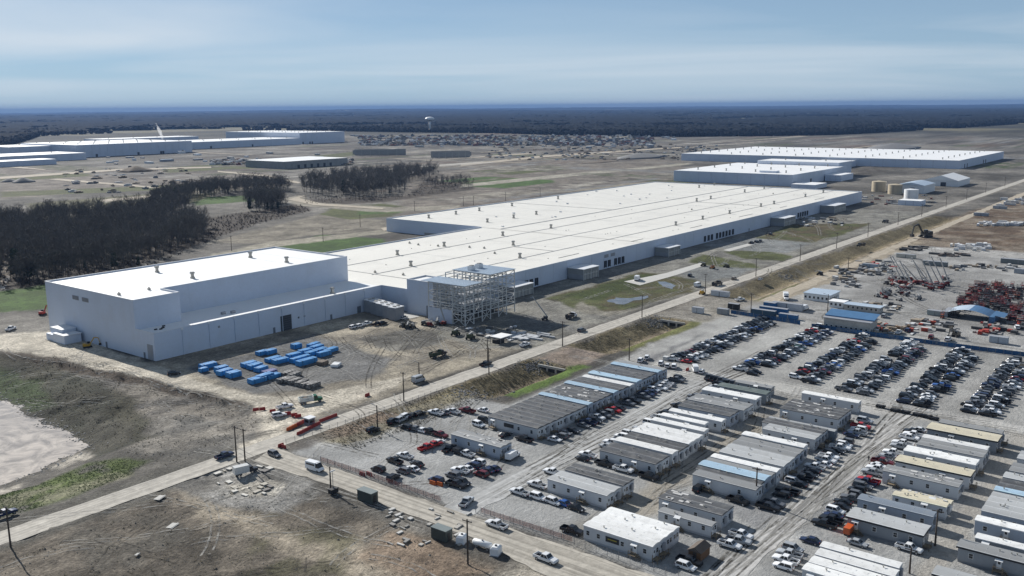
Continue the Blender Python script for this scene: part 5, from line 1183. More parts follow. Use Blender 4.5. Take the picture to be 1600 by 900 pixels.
cars(560,600,5,[(940,332,'SUV','white',-HP),(985,296,'SUV','black',-HP),(1150,410,'car','black',-.1),(1295,446,'pickup','black',HP)], 'near the corner of the ditch-side complex', 'vehicles in the near left lot')
cars(530,600,2.963,[(835,512,'pickup','white',HP),(918,478,'pickup','white',HP),(922,534,'SUV','white',-HP),(993,556,'SUV','white',-HP),(1047,566,'car','blue',-HP),(1098,585,'car','black',-HP),(988,418,'pickup','white',HP)], 'in front of the light grey near trailers', 'vehicles by the near trailers')
cars(850,690,5,[(620,235,'pickup','white',-HP),(470,190,'pickup','black',-HP),(815,290,'pickup','black',-HP),(220,715,'pickup','black',-HP),(225,388,'pickup','black',HP)], 'beside the dark near-end trailers', 'vehicles by the near trailers')
cars(1050,690,5,[(450,828,'pickup','white',-HP),(520,795,'pickup','silver',-HP),(540,748,'pickup','white',-HP),(215,385,'SUV','black',0),(515,480,'pickup','black',-HP)], 'in the corner by the patched dark trailer', 'vehicles by the near trailers')
cars(1040,780,5,[(160,545,'SUV','white',-HP),(185,505,'pickup','black',-HP)], 'by the right end of the white four-section office', 'vehicles by the near trailers')
cars(1280,740,5,[(300,560,'car','silver',-HP),(700,605,'pickup','white',-HP)], 'in front of the black-fascia trailer', 'vehicles by the near trailers')
cars(0,0,1,[(729,788,'pickup','silver',-HP*.0+.25),(776,824,'pickup','white',HP),(853,877,'pickup','white',-HP)], 'driving at the near road junction', 'vehicles on the roads')
cars(0,0,1,[(429,713,'SUV','grey',-HP),(351,715,'pickup','navy',0),(820,541,'pickup','white',.05),(909,518,'SUV','grey',0),(759,571,'pickup','black',0),(654,597,'van','silver',0),(436,651,'SUV','white',-.4),(445,638,'pickup','white',-.3),(272,586,'SUV','black',-.5),(17,516,'pickup','white',.6),(8,806,'pickup','navy',0),(1090,448,'van','white',0),(1147,437,'SUV','tan',0),(1078,432,'SUV','black',.2),(1188,438,'car','silver',0)], 'on the dirt and main roads', 'vehicles on the roads')
cars(0,0,1,[(492,735,'van','white',-HP)], 'on the near dirt road, side windows', 'vehicles on the roads')
cars(820,420,5,[(905,728,'SUV','white',.3),(955,705,'SUV','white',.3),(1065,750,'SUV','white',.3),(1115,770,'SUV','white',.4),(1165,775,'SUV','white',.4),(1330,800,'van','white',.5),(1382,815,'SUV','white',.3)], 'between the ditch-side complex and the parking lot', 'vehicles by the parking lot')
for k in range(7):
    q = Q(1107+k*6.2, 592+k*1.7); vehicle('pickup', random.choice(('black','grey')), q.x, q.y, .2, 'dark pickup truck in the line at the parking lot entrance', 'vehicles by the parking lot')
for k, (x, y) in enumerate(((1376,637),(1399,643),(1415,646),(1434,650),(1449,653),(1459,656))):
    q = Q(x, y)
    t = thing('utility_cart', 'dark utility cart in the row at the end of the muddy lane', 'utility cart', (q.x, q.y, 0), HP, 'row of utility carts', rank='x')
    MB().box(-1.5,1.5,-.75,.75,.4,.9).build('body', m_black, t); MB().box(-.9,.9,-.7,.7,1.95,2.05).build('canopy', m_vent, t); f = MB()
    for sx in (-.85,.85):
        for sy in (-.65,.65): f.bar((sx,sy,.9),(sx,sy,1.95),.07)
    f.build('roll_cage', m_black, t)
    for sx in (-1,1):
        for sy in (-.75,.75): obj('wheel', CAR['car']['tyre'], t, (sx, sy, .33))
cars(360,380,5,[(960,665,'SUV','white',.15),(1010,655,'SUV','white',.15),(1065,640,'pickup','white',.1),(1150,640,'pickup','black',0),(1190,635,'SUV','black',0),(1355,592,'SUV','white',.2)], 'by the cooling units at the inner corner', 'vehicles at the factory wall')
cars(1060,300,5,[(570,405,'pickup','black',0),(610,395,'SUV','black',0),(640,390,'pickup','grey',.1),(720,335,'SUV','grey',0)], 'on the paved apron by the long wall', 'vehicles at the factory wall')
cars(1020,420,5,[(680,250,'pickup','white',-.3),(1420,250,'SUV','black',0)], 'near the yard gate offices', 'vehicles in the storage yard')
cars(1300,440,5.293,[(550,430,'pickup','white',0),(630,415,'SUV','navy',0),(960,490,'SUV','white',0),(820,470,'SUV','maroon',0),(380,405,'SUV','black',0),(120,370,'SUV','black',0),(430,295,'SUV','silver',0),(1530,390,'SUV','white',.3)], 'along the blue screened fence', 'vehicles in the storage yard')
# ------------------------------------------------------------------ street furniture, goods, machines
def pole(px, py, h, lab, arm=True, light=False, lean=0):
    q = Q(px, py); t = thing('utility_pole', lab, 'utility pole', (q.x, q.y, 0), random.uniform(-.1,.1), 'utility poles', rank='x')
    MB().tube((0,0,-.3),(lean,0,h),.24,.16,7).build('pole', m_wood, t)
    if arm:
        MB().bar((lean,-1.3,h-.5),(lean,1.3,h-.5),.14,.18).build('crossarm', m_wood, t)
        for y in (-1.15,-.5,1.15): MB().tube((lean,y,h-.4),(lean,y,h-.1),.07,.05,6).build('insulator', m_louvre, t)
    if light: MB().bar((0,0,h-.3),(0,2,h+.1),.1).box(-.2,.2,1.7,2.5,h,h+.15).build('light_arm', m_wire, t)
for px, py in ((879,541),(1003,496),(1102,459),(1181,432),(1250,408),(1307,388),(1356,370),(1403,352),(1440,338),(1478,324),(1510,312),(1540,301),(1570,291)): pole(px, py, 11, 'dark utility pole along the left side of the main road', True)
for px, py, lab in ((764,585,'utility pole on the roadside above the first ditch'),(631,627,'utility pole on the roadside left of the first ditch'),(762,571,'utility pole across the road from the first ditch')): pole(px, py, 10.5, lab)
for px, py, lab, h in ((17,856,'dark utility pole casting a long shadow at the lower left edge',10.3),(731,879,'dark utility pole with crossarm beside the white propane tank',10.4),(983,563,'utility pole at the corner of the parking lot',9),(590,671,'lamp pole by the near left lot',8),(370,722,'left of the twin poles at the road junction',11),(383,721,'right of the twin poles at the road junction',10),(1173,493,'pole beside the blue entrance containers',11),(1325,425,'pole among the parked machines of the yard',9),(1293,488,'lamp pole at the yard fence',9),(1181,782,'tall pole at the end of the weathered grey trailer',9),(1461,853,'pole beside the black-fascia trailer',9),(1421,896,'short pole by the bottom frame edge',6),(517,768,'short lamp pole at the near road edge',7),(655,590,'lamp pole beside the silver van',6),(362,392,'thin pole behind the tall block',11),(505,378,'thin pole on the green strip behind the hall',11),(563,355,'thin pole left of the stepped hall end',11),(648,330,'thin pole behind the stepped hall',10),(724,322,'thin pole on the far track left',10),(740,321,'thin pole on the far track, beside another',10),(790,314,'thin pole on the far track, middle',10),(844,307,'thin pole on the far track, right',10)):
    pole(px, py, h, lab, 'lamp' not in lab, 'lamp' in lab)
# blue wrapped crates
def crate(x, y, l, w, h, rz, ox=280, oy=520, mt=None, lab='bright blue wrapped crate on the gravel before the annex', group='blue wrapped crates'):
    q = Q(ox+x/5, oy+y/5); t = thing('wrapped_crate', lab, 'crate', (q.x, q.y, 0), rz, group, rank='x'); j = random.uniform(-.08,.08)
    MB().loft([[(-l/2,-w/2,.2),(l/2,-w/2,.2),(l/2,w/2,.2),(-l/2,w/2,.2)],[(-l/2-.04,-w/2-.03,h*.5),(l/2+.02,-w/2-.05,h*.5),(l/2+.05,w/2,h*.5),(-l/2,w/2+.05,h*.5)],[(-l/2+.05,-w/2+.06,h+j),(l/2-.06,-w/2+.05,h),(l/2-.04,w/2-.06,h+.05),(-l/2+.06,w/2-.05,h-j)]]).build('wrapping', mt or m_blue, t)
    s = MB()
    for k in (-.33,0,.33): s.box(l*k-.05, l*k+.05, -w/2-.06, w/2+.06, .1, h+.07) if k else None
    o = s.build('strap', m_black, t); o['kind'] = 'stuff'; MB().box(-l/2+.1, l/2-.1, -w/2+.1, -w/2+.3, 0, .2).box(-l/2+.1, l/2-.1, w/2-.3, w/2-.1, 0, .2).build('skid', m_steps, t)
for x, y, l, w in ((225,272,6.5,3.2),(190,305,3.2,2.2),(330,305,5,2.8),(355,325,6,3),(425,345,5,3.6),(545,262,6,3),(590,278,6,3),(640,300,5,3),(610,388,6.5,3.4),(670,365,6.5,3.2),(730,355,6,3),(650,172,5,3),(712,165,5,2.8),(735,222,6.5,3),(790,236,6.5,3),(915,122,4,3),(1050,112,6,2.6),(895,198,6,2.8),(945,222,9,2.6),(985,158,6,2.8),(995,245,9,2.8),(1075,135,6,2.8),(1100,155,6.5,2.8),(1130,182,6,2.6),(1185,150,6.5,2.8),(1025,180,5,2.6)): crate(x, y, l, w, random.uniform(1.6,2.3), random.uniform(-.12,.12))
crate(705,325,5.5,3,1.7,0,mt=M('purple_wrap',(.14,.15,.30),.5,.2,.6),lab='dull purple wrapped crate among the blue ones')
m_bwrap = M('torn_wrap', (.10,.095,.09), .5, .3, .8, 3, bump=.5, stain=(.62,.60,.56), stain_amt=.9)
for x, y in ((820,385),(865,385),(905,395),(960,408),(1010,420),(1045,425),(900,345),(850,335)): crate(x, y, 5.5, 2.4, 1.7, random.uniform(-.2,.2), mt=m_bwrap, lab='black and white torn-wrapped bundle at the end of the crates', group='torn-wrapped bundles')
crate(1120,250,4,3,1.6,.2,mt=M('brown_tarp',(.14,.11,.085),.8,.25,.6),lab='brown tarped crate right of the blue crates'); crate(1225,262,4.5,3,1.2,.5,mt=m_white,lab='crumpled white tarp load right of the brown crate')
# red and orange barriers
bar_me = MB().loft([[(-1,-.3,0),(1,-.3,0),(1,.3,0),(-1,.3,0)],[(-1,-.22,.4),(1,-.22,.4),(1,.22,.4),(-1,.22,.4)],[(-.97,-.1,1.05),(.97,-.1,1.05),(.97,.1,1.05),(-.97,.1,1.05)]]).mesh('barrier', m_obj)
def barrier(px, py, rz, c, lab):
    q = Q(px, py); o = obj('traffic_barrier', bar_me, None, (q.x, q.y, .02), rz); o.color = (*c, 1); tag(o, lab, 'barrier', 'water-filled barriers'); THINGS.append((o, 'x')); return o
RC, OC = (.27,.024,.018), (.50,.11,.018)
for x, y in ((400,642),(410,641),(426,644),(450,648),(460,650),(466,652)): barrier(x, y, -.5, RC, 'red barrier in the line across the dirt turnoff')
for k in range(9): barrier(452+k*4.0, 672-k*2.05, .0, OC if k < 3 else RC, ('orange' if k < 3 else 'red')+' barrier on the far side of the checkpoint island')
for k in range(8): barrier(468+k*4.1, 679-k*2.1, .0, RC, 'red barrier on the near side of the checkpoint island')
for k in range(5): barrier(503+k*5, 659-k*1.9, .0, RC, 'red barrier at the far tip of the checkpoint')
for x, y, c, l in ((439,698,RC,'red barrier at the junction corner kerb'),(443,700,RC,'red barrier at the junction corner kerb'),(566,743,RC,'red barrier by the near lot fence end'),(577,743,RC,'red barrier by the near lot fence end'),(676,757,OC,'orange barrier beside the navy SUV in the near lot'),(687,759,OC,'orange barrier beside the navy SUV in the near lot'),(574,619,RC,'lone red barrier on the left edge of the main road'),(1074,579,RC,'red barrier by the white shuttle van')): barrier(x, y, 0 if y < 700 else HP, c, l)
q = Q(484, 664); t = thing('guard_booth', 'small grey guard booth on the red-barriered checkpoint island', 'booth', (q.x, q.y, 0)); MB().box(-1.2,1.2,-1.2,1.2,0,2.5).build('wall', m_doorg, t); MB().box(-1.5,1.5,-1.5,1.5,2.5,2.7).build('roof', m_cope, t); MB().box(-1.25,-1.2,-.9,.9,1.1,2).box(-.9,.9,-1.25,-1.2,1.1,2).build('window', m_glass, t)
MB().box(-1.0,-.2,1.2,1.26,0,2.1).build('door', m_white, t)
# dump trucks and other working machines
def truck(px, py, rz, cabc, bodyc, lab, box='dump', cat='truck', scale=1):
    q = Q(px, py); t = thing('dump_truck' if box == 'dump' else 'box_truck', lab, cat, (q.x, q.y, 0), rz, None, (scale,)*3, rank='x')
    o = MB().loft([ring(2.2,1.1,.7,1.7), ring(3.0,1.1,.7,1.65), ring(3.9,1.0,.75,1.5)]).box(1.0,2.35,-1.15,1.15,.7,2.65,0,(0,.35,.08,.08)).build('cab', m_paint, t); o.color = (*cabc, 1)
    MB().poly([(2.37,-.95,1.72),(2.37,.95,1.72),(2.08,.9,2.5),(2.08,-.9,2.5)]).box(1.3,2.0,-1.17,-1.12,1.7,2.35).box(1.3,2.0,1.12,1.17,1.7,2.35).build('windows', m_glass, t)
    MB().box(-4.2,3.8,-.45,.45,.55,.85).build('chassis', m_black, t)
    b = MB()
    if box == 'dump':
        b.box(-4.2,.8,-1.22,-1.08,.95,2.3).box(-4.2,.8,1.08,1.22,.95,2.3).box(-4.2,-4.05,-1.08,1.08,.95,2.3).box(.66,.8,-1.08,1.08,.95,2.7).box(-4.05,.66,-1.08,1.08,.95,1.5)
        for x in (-3.4,-2.4,-1.4,-.4): b.box(x-.06,x+.06,-1.28,-1.22,1,2.3).box(x-.06,x+.06,1.22,1.28,1,2.3)
        MB().blob((-1.7,0,1.75),1.5,.5,0,.2,3).build('load', m_dirtpile, t)
    else: b.box(-4.4,.8,-1.25,1.25,.9,3.4)
    o = b.build('cargo_body', m_paint, t); o.color = (*bodyc, 1)
    for x in (-3.4,-2.3,2.9):
        for y in (-.95,.95): w = MB().tube((0,-.17,0),(0,.17,0),.5,.5,12).build('wheel', m_tyre, t, (x, y, .5)); MB().tube((0,-.19,0),(0,.19,0),.25,.25,8).build('rim', m_rim, w)
W_, K_, GN = (.72,.73,.74), (.03,.03,.032), (.015,.10,.035)
truck(486, 629, -.45, GN, (.62,.64,.60), 'green dump truck with pale body on the dirt haul road'); truck(1121, 446, -.1, K_, K_, 'black dump truck on the main road by the crossing'); truck(1383, 348, 3.0, K_, K_, 'dark dump truck on the far main road')
truck(685, 557, -.1, K_, (.03,.05,.03), 'black roll-off truck parked on the dirt beside the tarped heap'); truck(893, 497, .1, W_, K_, 'white-cabbed truck with black box by the main road')
truck(802, 716, .1, W_, W_, 'white box-bodied medical truck at the end of the lone trailer', 'box', 'truck', .72); truck(1228, 468, 3.6, W_, W_, 'white box truck by the yard office', 'box'); truck(385, 740, -.3, K_, (.60,.60,.58), 'white-boxed work truck on the churned ground by the twin poles', 'box', 'truck', .8)
truck(1328, 832, 0, (.60,.12,.02), (.55,.11,.03), 'orange crane truck nosed up to the black-fascia trailer', 'box', 'truck', .62)
truck(1258, 484, 0, W_, W_, 'white tractor unit hitched beside the blue containers', 'box', 'truck', .8); truck(1345, 385, 2.9, K_, K_, 'second dark dump truck on the far main road')
def excavator(px, py, rz, c, lab, s=1, cat='excavator'):
    q = Q(px, py); t = thing('excavator', lab, cat, (q.x, q.y, 0), rz, None, (s,)*3)
    for y in (-1.15,1.15): MB().loft([[(-2,y-.3,.15),(2,y-.3,.15),(2,y+.3,.15),(-2,y+.3,.15)],[(-2.3,y-.3,.5),(2.3,y-.3,.5),(2.3,y+.3,.5),(-2.3,y+.3,.5)],[(-2,y-.3,.9),(2,y-.3,.9),(2,y+.3,.9),(-2,y+.3,.9)]]).build('track', m_black, t)
    o = MB().box(-2.3,1.3,-1.3,1.3,1.0,2.0).box(-2.3,-.8,-1.25,1.25,2,2.4).build('body', m_paint, t); o.color = (*c, 1); MB().box(.1,1.5,.3,1.25,2,3.1).build('cab', m_glass, t)
    o = MB().bar((1.2,-.3,1.8),(3.6,-.3,5.2),.5).bar((3.6,-.3,5.2),(5.6,-.3,4.6),.45).build('boom', m_paint, t); o.color = (*c, 1); o = MB().bar((5.6,-.3,4.7),(6.3,-.3,1.6),.35).build('stick', m_paint, t); o.color = (*c, 1)
    MB().box(5.6,6.8,-.9,.3,.6,1.6,0,(.3,0,0,0)).build('bucket', m_black, t)
YL = (.50,.29,.03)
excavator(1446, 371, 2.6, (.035,.035,.03), 'dark excavator with raised arm on the far mud', 2.0); excavator(137, 543, -.3, YL, 'small yellow machine beside the white enclosures', .8); excavator(1493, 526, 2.9, (.10,.09,.07), 'small dark excavator behind the blue fence', .9); excavator(67, 492, .5, (.40,.03,.02), 'red machine behind the left corner of the tall block', .8)
# aerial lifts
def boom_lift_meshes():
    b = MB().box(-1.3,1.3,-.9,.9,.55,1.15).box(-1.5,.6,-.8,.8,1.15,1.9).mesh('chassis', m_obj); w = MB().tube((0,-.2,0),(0,.2,0),.48,.48,10).mesh('wheel', m_tyre)
    return b, w
blm, blw = boom_lift_meshes()
def boom_lift(q, rz, c, lab, group, ln=9, el=.9, sc_=1.0):
    t = thing('boom_lift', lab, 'boom lift', (q.x, q.y, 0), rz, group, (sc_,)*3, rank='x'); o = obj('chassis', blm, t); o.color = (*c, 1)
    for x in (-1,1):
        for y in (-1,1): obj('wheel', blw, t, (x, y, .48))
    e = Vector((-1.1, 0, 1.9)); d = Vector((math.cos(el), 0, math.sin(el))); p1 = e+d*ln*.55; p2 = e+d*ln
    o = MB().bar(e, p1, .5).bar(p1, p2, .38).build('boom', m_obj, t); o.color = (.40,.40,.39,1)
    k = p2+Vector((.5,0,-.2)); o = MB().box(k.x-.4,k.x+.5,-.8,.8,k.z-.5,k.z-.4).bar((k.x-.4,-.8,k.z+.6),(k.x+.5,-.8,k.z+.6),.07).bar((k.x-.4,.8,k.z+.6),(k.x+.5,.8,k.z+.6),.07).bar((k.x+.5,-.8,k.z+.6),(k.x+.5,.8,k.z+.6),.07).bar((k.x+.5,-.8,k.z-.5),(k.x+.5,-.8,k.z+.6),.07).bar((k.x+.5,.8,k.z-.5),(k.x+.5,.8,k.z+.6),.07).build('basket', m_obj, t); o.color = (.20,.20,.20,1)
LR = (.15,.02,.017); LO = (.20,.055,.028)
rr = random.Random(11)
for i in range(11): boom_lift(Q(1397+i*8.2+rr.uniform(-1,1), 445+rr.uniform(-2,3)+i*.2), 2.2+rr.uniform(-.25,.25), LR, 'tall-boomed red lift in the raised cluster of the yard', 'raised boom lifts', rr.uniform(11,15), rr.uniform(.75,1.15), 1.15)
for i in range(26): boom_lift(Q(1384+rr.uniform(0,95), 436+rr.uniform(0,18)), rr.uniform(0,6.28), rr.choice((LR, LR, (.07,.07,.07))), 'folded boom lift packed between the raised lifts', 'folded boom lifts', rr.uniform(4,7), rr.uniform(.0,.25))
for i in range(16): boom_lift(Q(1370+rr.uniform(0,70), 456+rr.uniform(0,14)), rr.uniform(0,6.28), rr.choice((LR,(.10,.10,.11),(.20,.20,.20))), 'folded boom lift in the front rows of the lift yard', 'folded boom lifts in front', rr.uniform(3,6), rr.uniform(0,.5), .9)
scm = MB().box(-1.25,1.25,-.6,.6,.35,.75).mesh('chassis', m_obj); sfm = MB(); 
for z0 in (.75, 1.05, 1.35):
    for y in (-.45,.45): sfm.bar((-1,y,z0),(1,y,z0+.28),.08).bar((1,y,z0),(-1,y,z0+.28),.08)
sfm = sfm.mesh('scissor_arms', m_black)
spm = MB().box(-1.2,1.2,-.6,.6,1.68,1.78)
for y in (-.58,.58): spm.bar((-1.2,y,2.8),(1.2,y,2.8),.07).bar((-1.2,y,2.3),(1.2,y,2.3),.06)
for x in (-1.18,1.18): spm.bar((x,-.58,2.8),(x,.58,2.8),.07).bar((x,-.58,1.7),(x,-.58,2.8),.07).bar((x,.58,1.7),(x,.58,2.8),.07)
spm = spm.mesh('platform', m_obj); swm = MB().tube((0,-.12,0),(0,.12,0),.25,.25,8).mesh('wheel', m_tyre)
yard_poly = P((1466,497),(1500,470),(1524,448),(1560,447),(1640,455),(1640,510),(1600,508),(1575,500),(1545,488),(1500,486),(1490,500))
pts = []
while len(pts) < 230:
    x = rr.uniform(min(p[0] for p in yard_poly), max(p[0] for p in yard_poly)); y = rr.uniform(min(p[1] for p in yard_poly), max(p[1] for p in yard_poly)); pts.append((x, y)) if inside(yard_poly, x, y) else None
for x, y in pts:
    x = round(x/3.4)*3.4+rr.uniform(-.3,.3); s_ = rr.uniform(.95,1.35); c = rr.choice((LR,LR,LO,(.16,.04,.03),(.07,.07,.08),(.07,.07,.08),(.05,.05,.05),(.26,.26,.27),(.06,.05,.045)))
    t = thing('scissor_lift', 'scissor lift in the densely packed field of lifts at the right', 'scissor lift', (x, y, 0), rr.choice((0,HP))+rr.uniform(-.1,.1), 'packed scissor lifts', (s_,)*3)
    o = obj('chassis', scm, t); o.color = (*c, 1); obj('scissor_arms', sfm, t); o = obj('platform', spm, t); o.color = (*[min(.5, k*1.2) for k in c], 1)
    for sx in (-.9,.9): obj('wheel', swm, t, (sx, -.55, .25)); obj('wheel', swm, t, (sx, .55, .25))
boom_lift(Q(692,508), 1.9, LR, 'red boom lift raised against the steel frame', None, 14, 1.25); boom_lift(Q(851,500), 2.3, (.05,.05,.05), 'dark boom lift standing right of the steel frame', None, 12, .95)
for x, y in ((672,510),(663,508),(645,512),(637,513),(629,511),(683,507)): boom_lift(Q(x,y), rr.uniform(0,6), rr.choice((LR,(.08,.08,.07))), 'folded lift in the row left of the steel frame', 'lifts by the steel frame', 4, .2)
for x, y in ((712,524),(735,530)): boom_lift(Q(x,y), .3, (.05,.06,.03), 'dark green machine on the dirt before the steel frame', 'machines before the steel frame', 3, .1, 1.3)
for x, y, c in ((1097,460,YL),(1113,420,(.35,.14,.04)),(1135,418,(.10,.09,.05)),(1099,416,(.10,.09,.05)),(1281,430,K_)): boom_lift(Q(x,y), rr.uniform(0,6), c, 'small site machine between the long wall and the main road', 'small machines along the road', 3, .2, 1.1)
# shipping containers and offices of the yard
def container(q, l, w, h, rz, c, lab, group='shipping containers'):
    t = thing('shipping_container', lab, 'container', (q[0], q[1], 0), rz, group, rank='x'); o = MB().box(0,l,0,w,.15,h).build('body', m_obj, t); o.color = (*c, 1)
    b = MB()
    for k in range(int(l/.6)): b.box(k*.6+.1, k*.6+.35, -.06, 0, .3, h-.15)
    for k in range(int(w/.5)): b.box(-.06, 0, k*.5+.08, k*.5+.3, .3, h-.15)
    o = b.build('corrugation', m_obj, t); o['kind'] = 'stuff'; o.color = (*c, 1); MB().box(-.08,l+.05,-.08,w+.05,h,h+.08).build('roof', m_louvre, t); MB().box(-.1,-.06,w*.48,w*.52,.3,h-.2).build('door_bar', m_wire, t)
BL, GY = (.03,.13,.30), (.24,.26,.27)
for q, l, w, h, c, lab in (((221,-170,0),2.6,12,2.7,(.05,.10,.15),'dark grey-blue container at the yard entrance'),((227.5,-173.5,0),2.6,14,3.0,BL,'long blue container at the yard entrance'),((236,-164,0),3,6,3.4,BL,'short bright blue container end at the yard entrance'),((239.5,-176,0),2.6,15,3.4,(.55,.56,.57),'long white semi-trailer body behind the blue containers'),((221,-181,0),2.4,9,2.2,BL,'low blue container along the entrance fence')): container(q, l, w, h, 0, c, lab)
def at(px, py, dx=0, dy=0): p = Q(px, py); return (p.x+dx, p.y+dy, 0)
for px, py, l, w, h, c, lab in ((1442,414,3,14,2.8,(.20,.22,.22),'long dark container in the middle of the yard loop'),(1563,411,4,20,3,(.16,.18,.18),'long dark container at the right edge of the yard'),(1521,337,3,12,2.8,(.33,.36,.40),'blue-grey container by the far mud'),(1551,326,3,12,2.8,(.38,.40,.42),'pale container by the far mud, farther one'),(1584,427,3,14,2.8,(.30,.33,.36),'grey container cut by the right frame edge'),(1347,418,3,9,2.6,(.30,.36,.42),'small blue-grey container by the roadside stores'),(1545,535,3,7,2.8,(.40,.44,.48),'pale container just behind the blue fence'),(1448,492,3,7,2.4,(.30,.34,.33),'grey-green container left of the blue shelter'),(1400,402,2.6,12,2.5,(.50,.48,.42),'pale flat container by the yard track')):
    q = at(px, py); container((q[0], q[1]-w, 0), l, w, h, 0, c, lab)
for px, py, lab in ((1117,462,'white panel-sided cargo trailer by the ditch crossing'),(1114,489,'grey generator trailer near the entrance'),(1131,481,'dark generator trailer near the entrance'),(1075,487,'white-cabbed tanker at the road crossing')):
    q = at(px, py); container((q[0]-1, q[1]-8, 0), 2.5, 10 if 'cargo' in lab else 5.5, 2.8, 0, (.60,.61,.62) if 'white' in lab else ((.32,.33,.33) if 'grey' in lab else K_), lab, 'trailers near the entrance')
def office(a0, a1, b1, b0, h, roof, wallm, lab, awn=None):
    t = thing('yard_office', lab, 'building', (a0, b0, 0)); w, d = a1-a0, b1-b0
    MB().box(0, w, 0, d, 0, h).build('wall', wallm, t); MB().box(-.5, w+.5, -.5, d+.5, h, h+.25).build('roof', roof, t)
    for k in range(int(d/2.2)): f = MB().box(-.08, 0, 1+k*2.2, 2.2+k*2.2, 1.1, 2.4).build('window', m_white, t); MB().box(-.11, -.08, 1.1+k*2.2, 2.1+k*2.2, 1.2, 2.3).build('pane', m_glass, f)
    for k in range(int(w/2.6)): f = MB().box(.8+k*2.6, 2+k*2.6, -.08, 0, 1.1, 2.4).build('window', m_white, t); MB().box(.9+k*2.6, 1.9+k*2.6, -.11, -.08, 1.2, 2.3).build('pane', m_glass, f)
    return t
office(269.5, 284, -166, -179.5, 3.6, m_deck, m_white, 'white modular office with pale flat roof in the yard')
m_bluemetal = M('blue_sheet', (.075,.17,.31), .45, .15, .3)
t = office(212, 222, -197, -217.5, 5.2, m_louvre, m_conc, 'long grey store with a tilted blue roof behind the fence'); MB().poly([(3,-.8,6.0),(11,-.8,7.4),(11,21.2,7.4),(3,21.2,6.0)]).poly([(3,-.8,5.9),(3,21.2,5.9),(11,21.2,7.3),(11,-.8,7.3)]).poly([(3,-.8,5.45),(3,-.8,6),(3,21.2,6),(3,21.2,5.45)]).build('canopy', m_bluemetal, t)
office(257, 263, -191, -208, 2.8, m_deck, m_conc, 'low store with patchwork pale roof behind the blue-roofed store'); office(259, 265, -183, -190, 3, m_roofw, m_white, 'small white-roofed hut beside the patchwork store')
# open blue shelter on containers
t = thing('fabric_shelter', 'open arched blue and white shelter beside the scissor lifts', 'shelter', at(1480, 496, 0, -18)); r = MB(); n = 10
for i in range(n):
    f = lambda k: (18*k/n, 2.7+2.0*math.sin(math.pi*k/n)**.9)
    (y0, z0), (y1, z1) = f(i), f(i+1); r.poly([(0,y0,z0),(14,y0,z0),(14,y1,z1),(0,y1,z1)], 0 if i > 4 else 1)
r.build('cover', [m_deck, m_bluemetal], t); MB().box(0,14,-2.4,0,0,2.7).build('container_wall', m_bluemetal, t); MB().box(0,12,18,20.4,0,2.7).build('container_wall', m_louvre, t)
MB().poly([(1,-6,2.8),(12,-6,2.8),(12,-.5,3.5),(1,-.5,3.5)]).build('side_cover', m_bluemetal, t)
for x in (0,7,14):
    for y in (.1,17.9): MB().bar((x,y,0),(x,y,3),.18).build('post', m_wire, t)
# blue screened fence: posts and panels
def fence(pts, h, mt, lab, pitch=3.0, name='screen_fence', postm=None):
    t = thing(name, lab, 'fence', (pts[0][0], pts[0][1], 0)); o0 = Vector((pts[0][0], pts[0][1], 0)); pm = MB().tube((0,0,0),(0,0,h+.1),.06,.06,6).mesh('post', postm or m_wire)
    for i in range(len(pts)-1):
        p, q = Vector((*pts[i], 0)), Vector((*pts[i+1], 0)); ln = (q-p).length; n = max(1, round(ln/pitch)); an = math.atan2((q-p).y, (q-p).x); w = ln/n
        pan = MB().box(.06, w-.06, -.015, .015, .12, h).mesh('fence_panel', mt)
        for k in range(n):
            s_ = p.lerp(q, k/n)-o0; obj('post', pm, t, s_); obj('fence_panel', pan, t, s_, an)
    return t
fence([(216,-150),(214.5,-168),(212.5,-186)], 2.0, m_bluefab, 'blue screened fence left of the yard gate'); fence([(210.5,-192),(210,-215),(209.5,-250),(211,-280),(213,-330)], 2.0, m_bluefab, 'long blue screened fence between parking lot and storage yard')
mt, n_, l_, b_ = nodes('wire_mesh'); b_.inputs['Base Color'].default_value = (.25,.25,.25,1); b_.inputs['Alpha'].default_value = .10; b_.inputs['Roughness'].default_value = .6
mt2, n_, l_, b_ = nodes('orange_mesh'); b_.inputs['Base Color'].default_value = (.55,.16,.11,1); b_.inputs['Alpha'].default_value = .28
fence([(-32.5,-138),(-32.2,-160),(-32.6,-185)], 1.3, mt2, 'faded orange mesh fence along the near left lot', 3, 'safety_fence'); fence([(-31.5,-197.5),(-31.2,-225)], 1.3, mt2, 'faded orange mesh fence left of the white four-section office', 3, 'safety_fence')
fence([(-33.2,-136),(-33,-186)], 1.9, mt, 'wire fence along the near road before the left lot', 3, 'wire_fence'); fence([(-32.4,-196.5),(-32,-262)], 1.9, mt, 'wire fence along the near road before the white office', 3, 'wire_fence')
fence([(-29.5,-118.8),(20,-121.2),(42,-121.2)], 1.6, mt, 'wire fence on the verge above the near left lot', 3.2, 'wire_fence')
